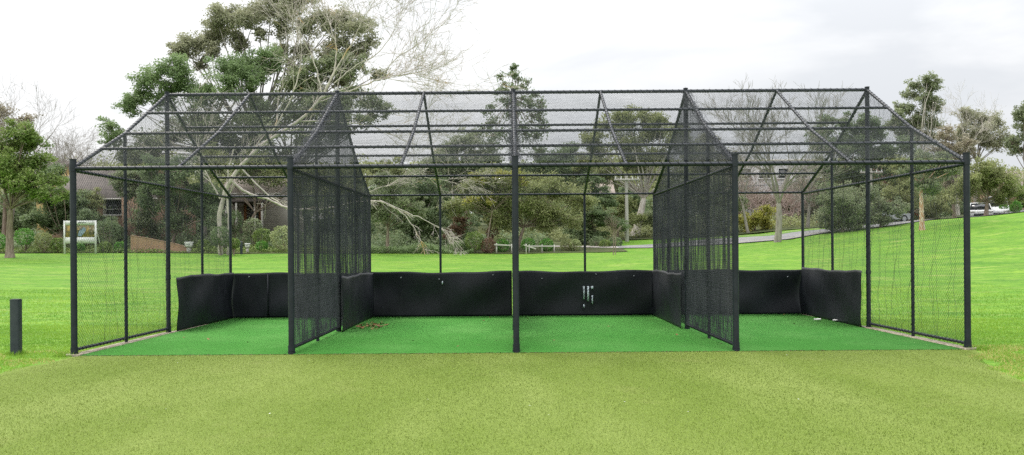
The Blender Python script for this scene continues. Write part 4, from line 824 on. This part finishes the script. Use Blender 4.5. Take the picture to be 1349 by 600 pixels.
# utility poles
def upole(px, D, top, lab, r=.15, arm=True):
    b_ = G(px, D); t_ = P(px, top, D); o = thing('utility_pole', tuple(b_), lab, 'pole'); MB().tube([b_ - (0, 0, .2), (b_[0], D, t_[2])], [r * 1.1, r * .75], 10).build('pole', 'pole_wood', o, True)
    if arm:
        MB().box((b_[0] - 1.0, D - .2, t_[2] - .45), (b_[0] + 1.0, D - .12 - .01, t_[2] - .3)).build('crossarm', 'pole_wood', o)
        for k in (-.9, -.45, .45, .9): MB().tube([(b_[0] + k, D - .16, t_[2] - .298), (b_[0] + k, D - .16, t_[2] - .12)], [.05, .03], 8).build('insulator', 'white_paint', o)
    return t_
ta = upole(826, 73, 231, 'pale timber utility pole with crossarm standing behind the third bay'); tb = upole(1148, 80, 222, 'pale utility pole beside the right ridge post', .15, True)
for k, dz in ((-.9, -.2), (.9, -.2)):
    a = ta + (k, 0, dz); b = tb + (k, 0, dz); s_ = np.linspace(0, 1, 30)[:, None]; pts = a + s_ * (b - a) - np.array([0, 0, 1]) * (4 * s_ * (1 - s_)) * 1.0
    tag(MB().segs(pts[:-1], pts[1:], .014, .014, 4).build('power_line', 'ink'), 'thin overhead wire between the two utility poles, ' + ('left' if k < 0 else 'right') + ' one of the pair', 'wire', 'power lines')

# parked cars
def car(px, D, body, lab, ang=0.0, van=False, dz=0):
    p = G(px, D); o = thing('parked_car', (0, 0, 0), lab, 'car', 'cars parked along the road'); Ln, Wd = 4.2, 1.72; h1 = .85 if not van else 1.05; H = 1.45 if not van else 1.9
    out2 = [(-Ln / 2, .28), (Ln / 2, .28), (Ln / 2 + .05, .5), (Ln / 2 - .02, .72), (Ln / 2 - .9, h1), (-Ln / 2 + .25, h1 + .03), (-Ln / 2 - .03, .75), (-Ln / 2 - .05, .45)]
    MB().prism(out2, 'y', -Wd / 2, Wd / 2).build('body', body, o)
    def cabin(mb, sh, x0, x1, x2, x3, z0, z1, yy, yt):
        V = [(x0, -yy, z0), (x3, -yy, z0), (x3, yy, z0), (x0, yy, z0), (x1, -yt, z1), (x2, -yt, z1), (x2, yt, z1), (x1, yt, z1)]
        return mb.add(V, [(3, 2, 1, 0), (4, 5, 6, 7), (0, 1, 5, 4), (1, 2, 6, 5), (2, 3, 7, 6), (3, 0, 4, 7)])
    cabin(MB(), 0, -Ln / 2 + .3, -Ln / 2 + .75, .55, 1.2, h1 + .02, H - .06, Wd / 2 - .06, Wd / 2 - .22).build('window', 'glass_dark', o)
    cabin(MB(), 0, -Ln / 2 + .73, -Ln / 2 + .85, .45, .57, H - .058, H, Wd / 2 - .2, Wd / 2 - .26).build('roof', body, o)
    for sy in (-1, 1):
        for xa, xb in ((-Ln / 2 + .3, -Ln / 2 + .75), (1.2, .55), (-.35, -.35)): MB().segs([(xa, sy * (Wd / 2 - .055), h1)], [(xb, sy * (Wd / 2 - .215), H - .03)], .04, .04, 4).build('window_pillar', body, o)
    for sx in (-1.3, 1.3):
        for sy in (-1, 1):
            w_ = MB().tube([(sx, sy * (Wd / 2 - .18), .32), (sx, sy * (Wd / 2 + .01), .32)], .32, 18).build('wheel', 'rubber', o); r_ = MB().tube([(sx, sy * (Wd / 2 - .0), .32), (sx, sy * (Wd / 2 + .025), .32)], .19, 12).build('rim', 'car_silver', o); r_.parent = w_
    for sy in (-1, 1):
        MB().box((Ln / 2 - .08, sy * .62 - .18, .58), (Ln / 2 + .045, sy * .62 + .18, .72)).build('headlight', 'lamp_clear', o); MB().box((-Ln / 2 - .05, sy * .66 - .14, .62), (-Ln / 2 + .05, sy * .66 + .14, .8)).build('tail_light', 'lamp_red', o)
    MB().box((Ln / 2 - .1, -.5, .34), (Ln / 2 + .06, .5, .52)).build('grille', 'ink', o)
    MB().box((-Ln / 2 - .065, -.25, .45), (-Ln / 2 - .03, .25, .56)).build('number_plate', 'paper', o)
    o.location = (p[0], p[1], p[2] + .02 + dz); o.rotation_euler = (0, 0, ang); return o
car(1291, 73, 'car_white', 'white parked car under the domed olive tree, just right of the end post', R(-115), dz=-.4)
car(1313, 73.5, 'car_white', 'white parked van partly hidden by the trunk of the domed olive tree', R(-116), True, dz=-.5)
car(1164, 73.5, 'car_silver', 'silver parked car behind the rounded grey green tree', R(15))
car(1178, 77, 'car_red', 'red car parked uphill behind the silver one', R(10))
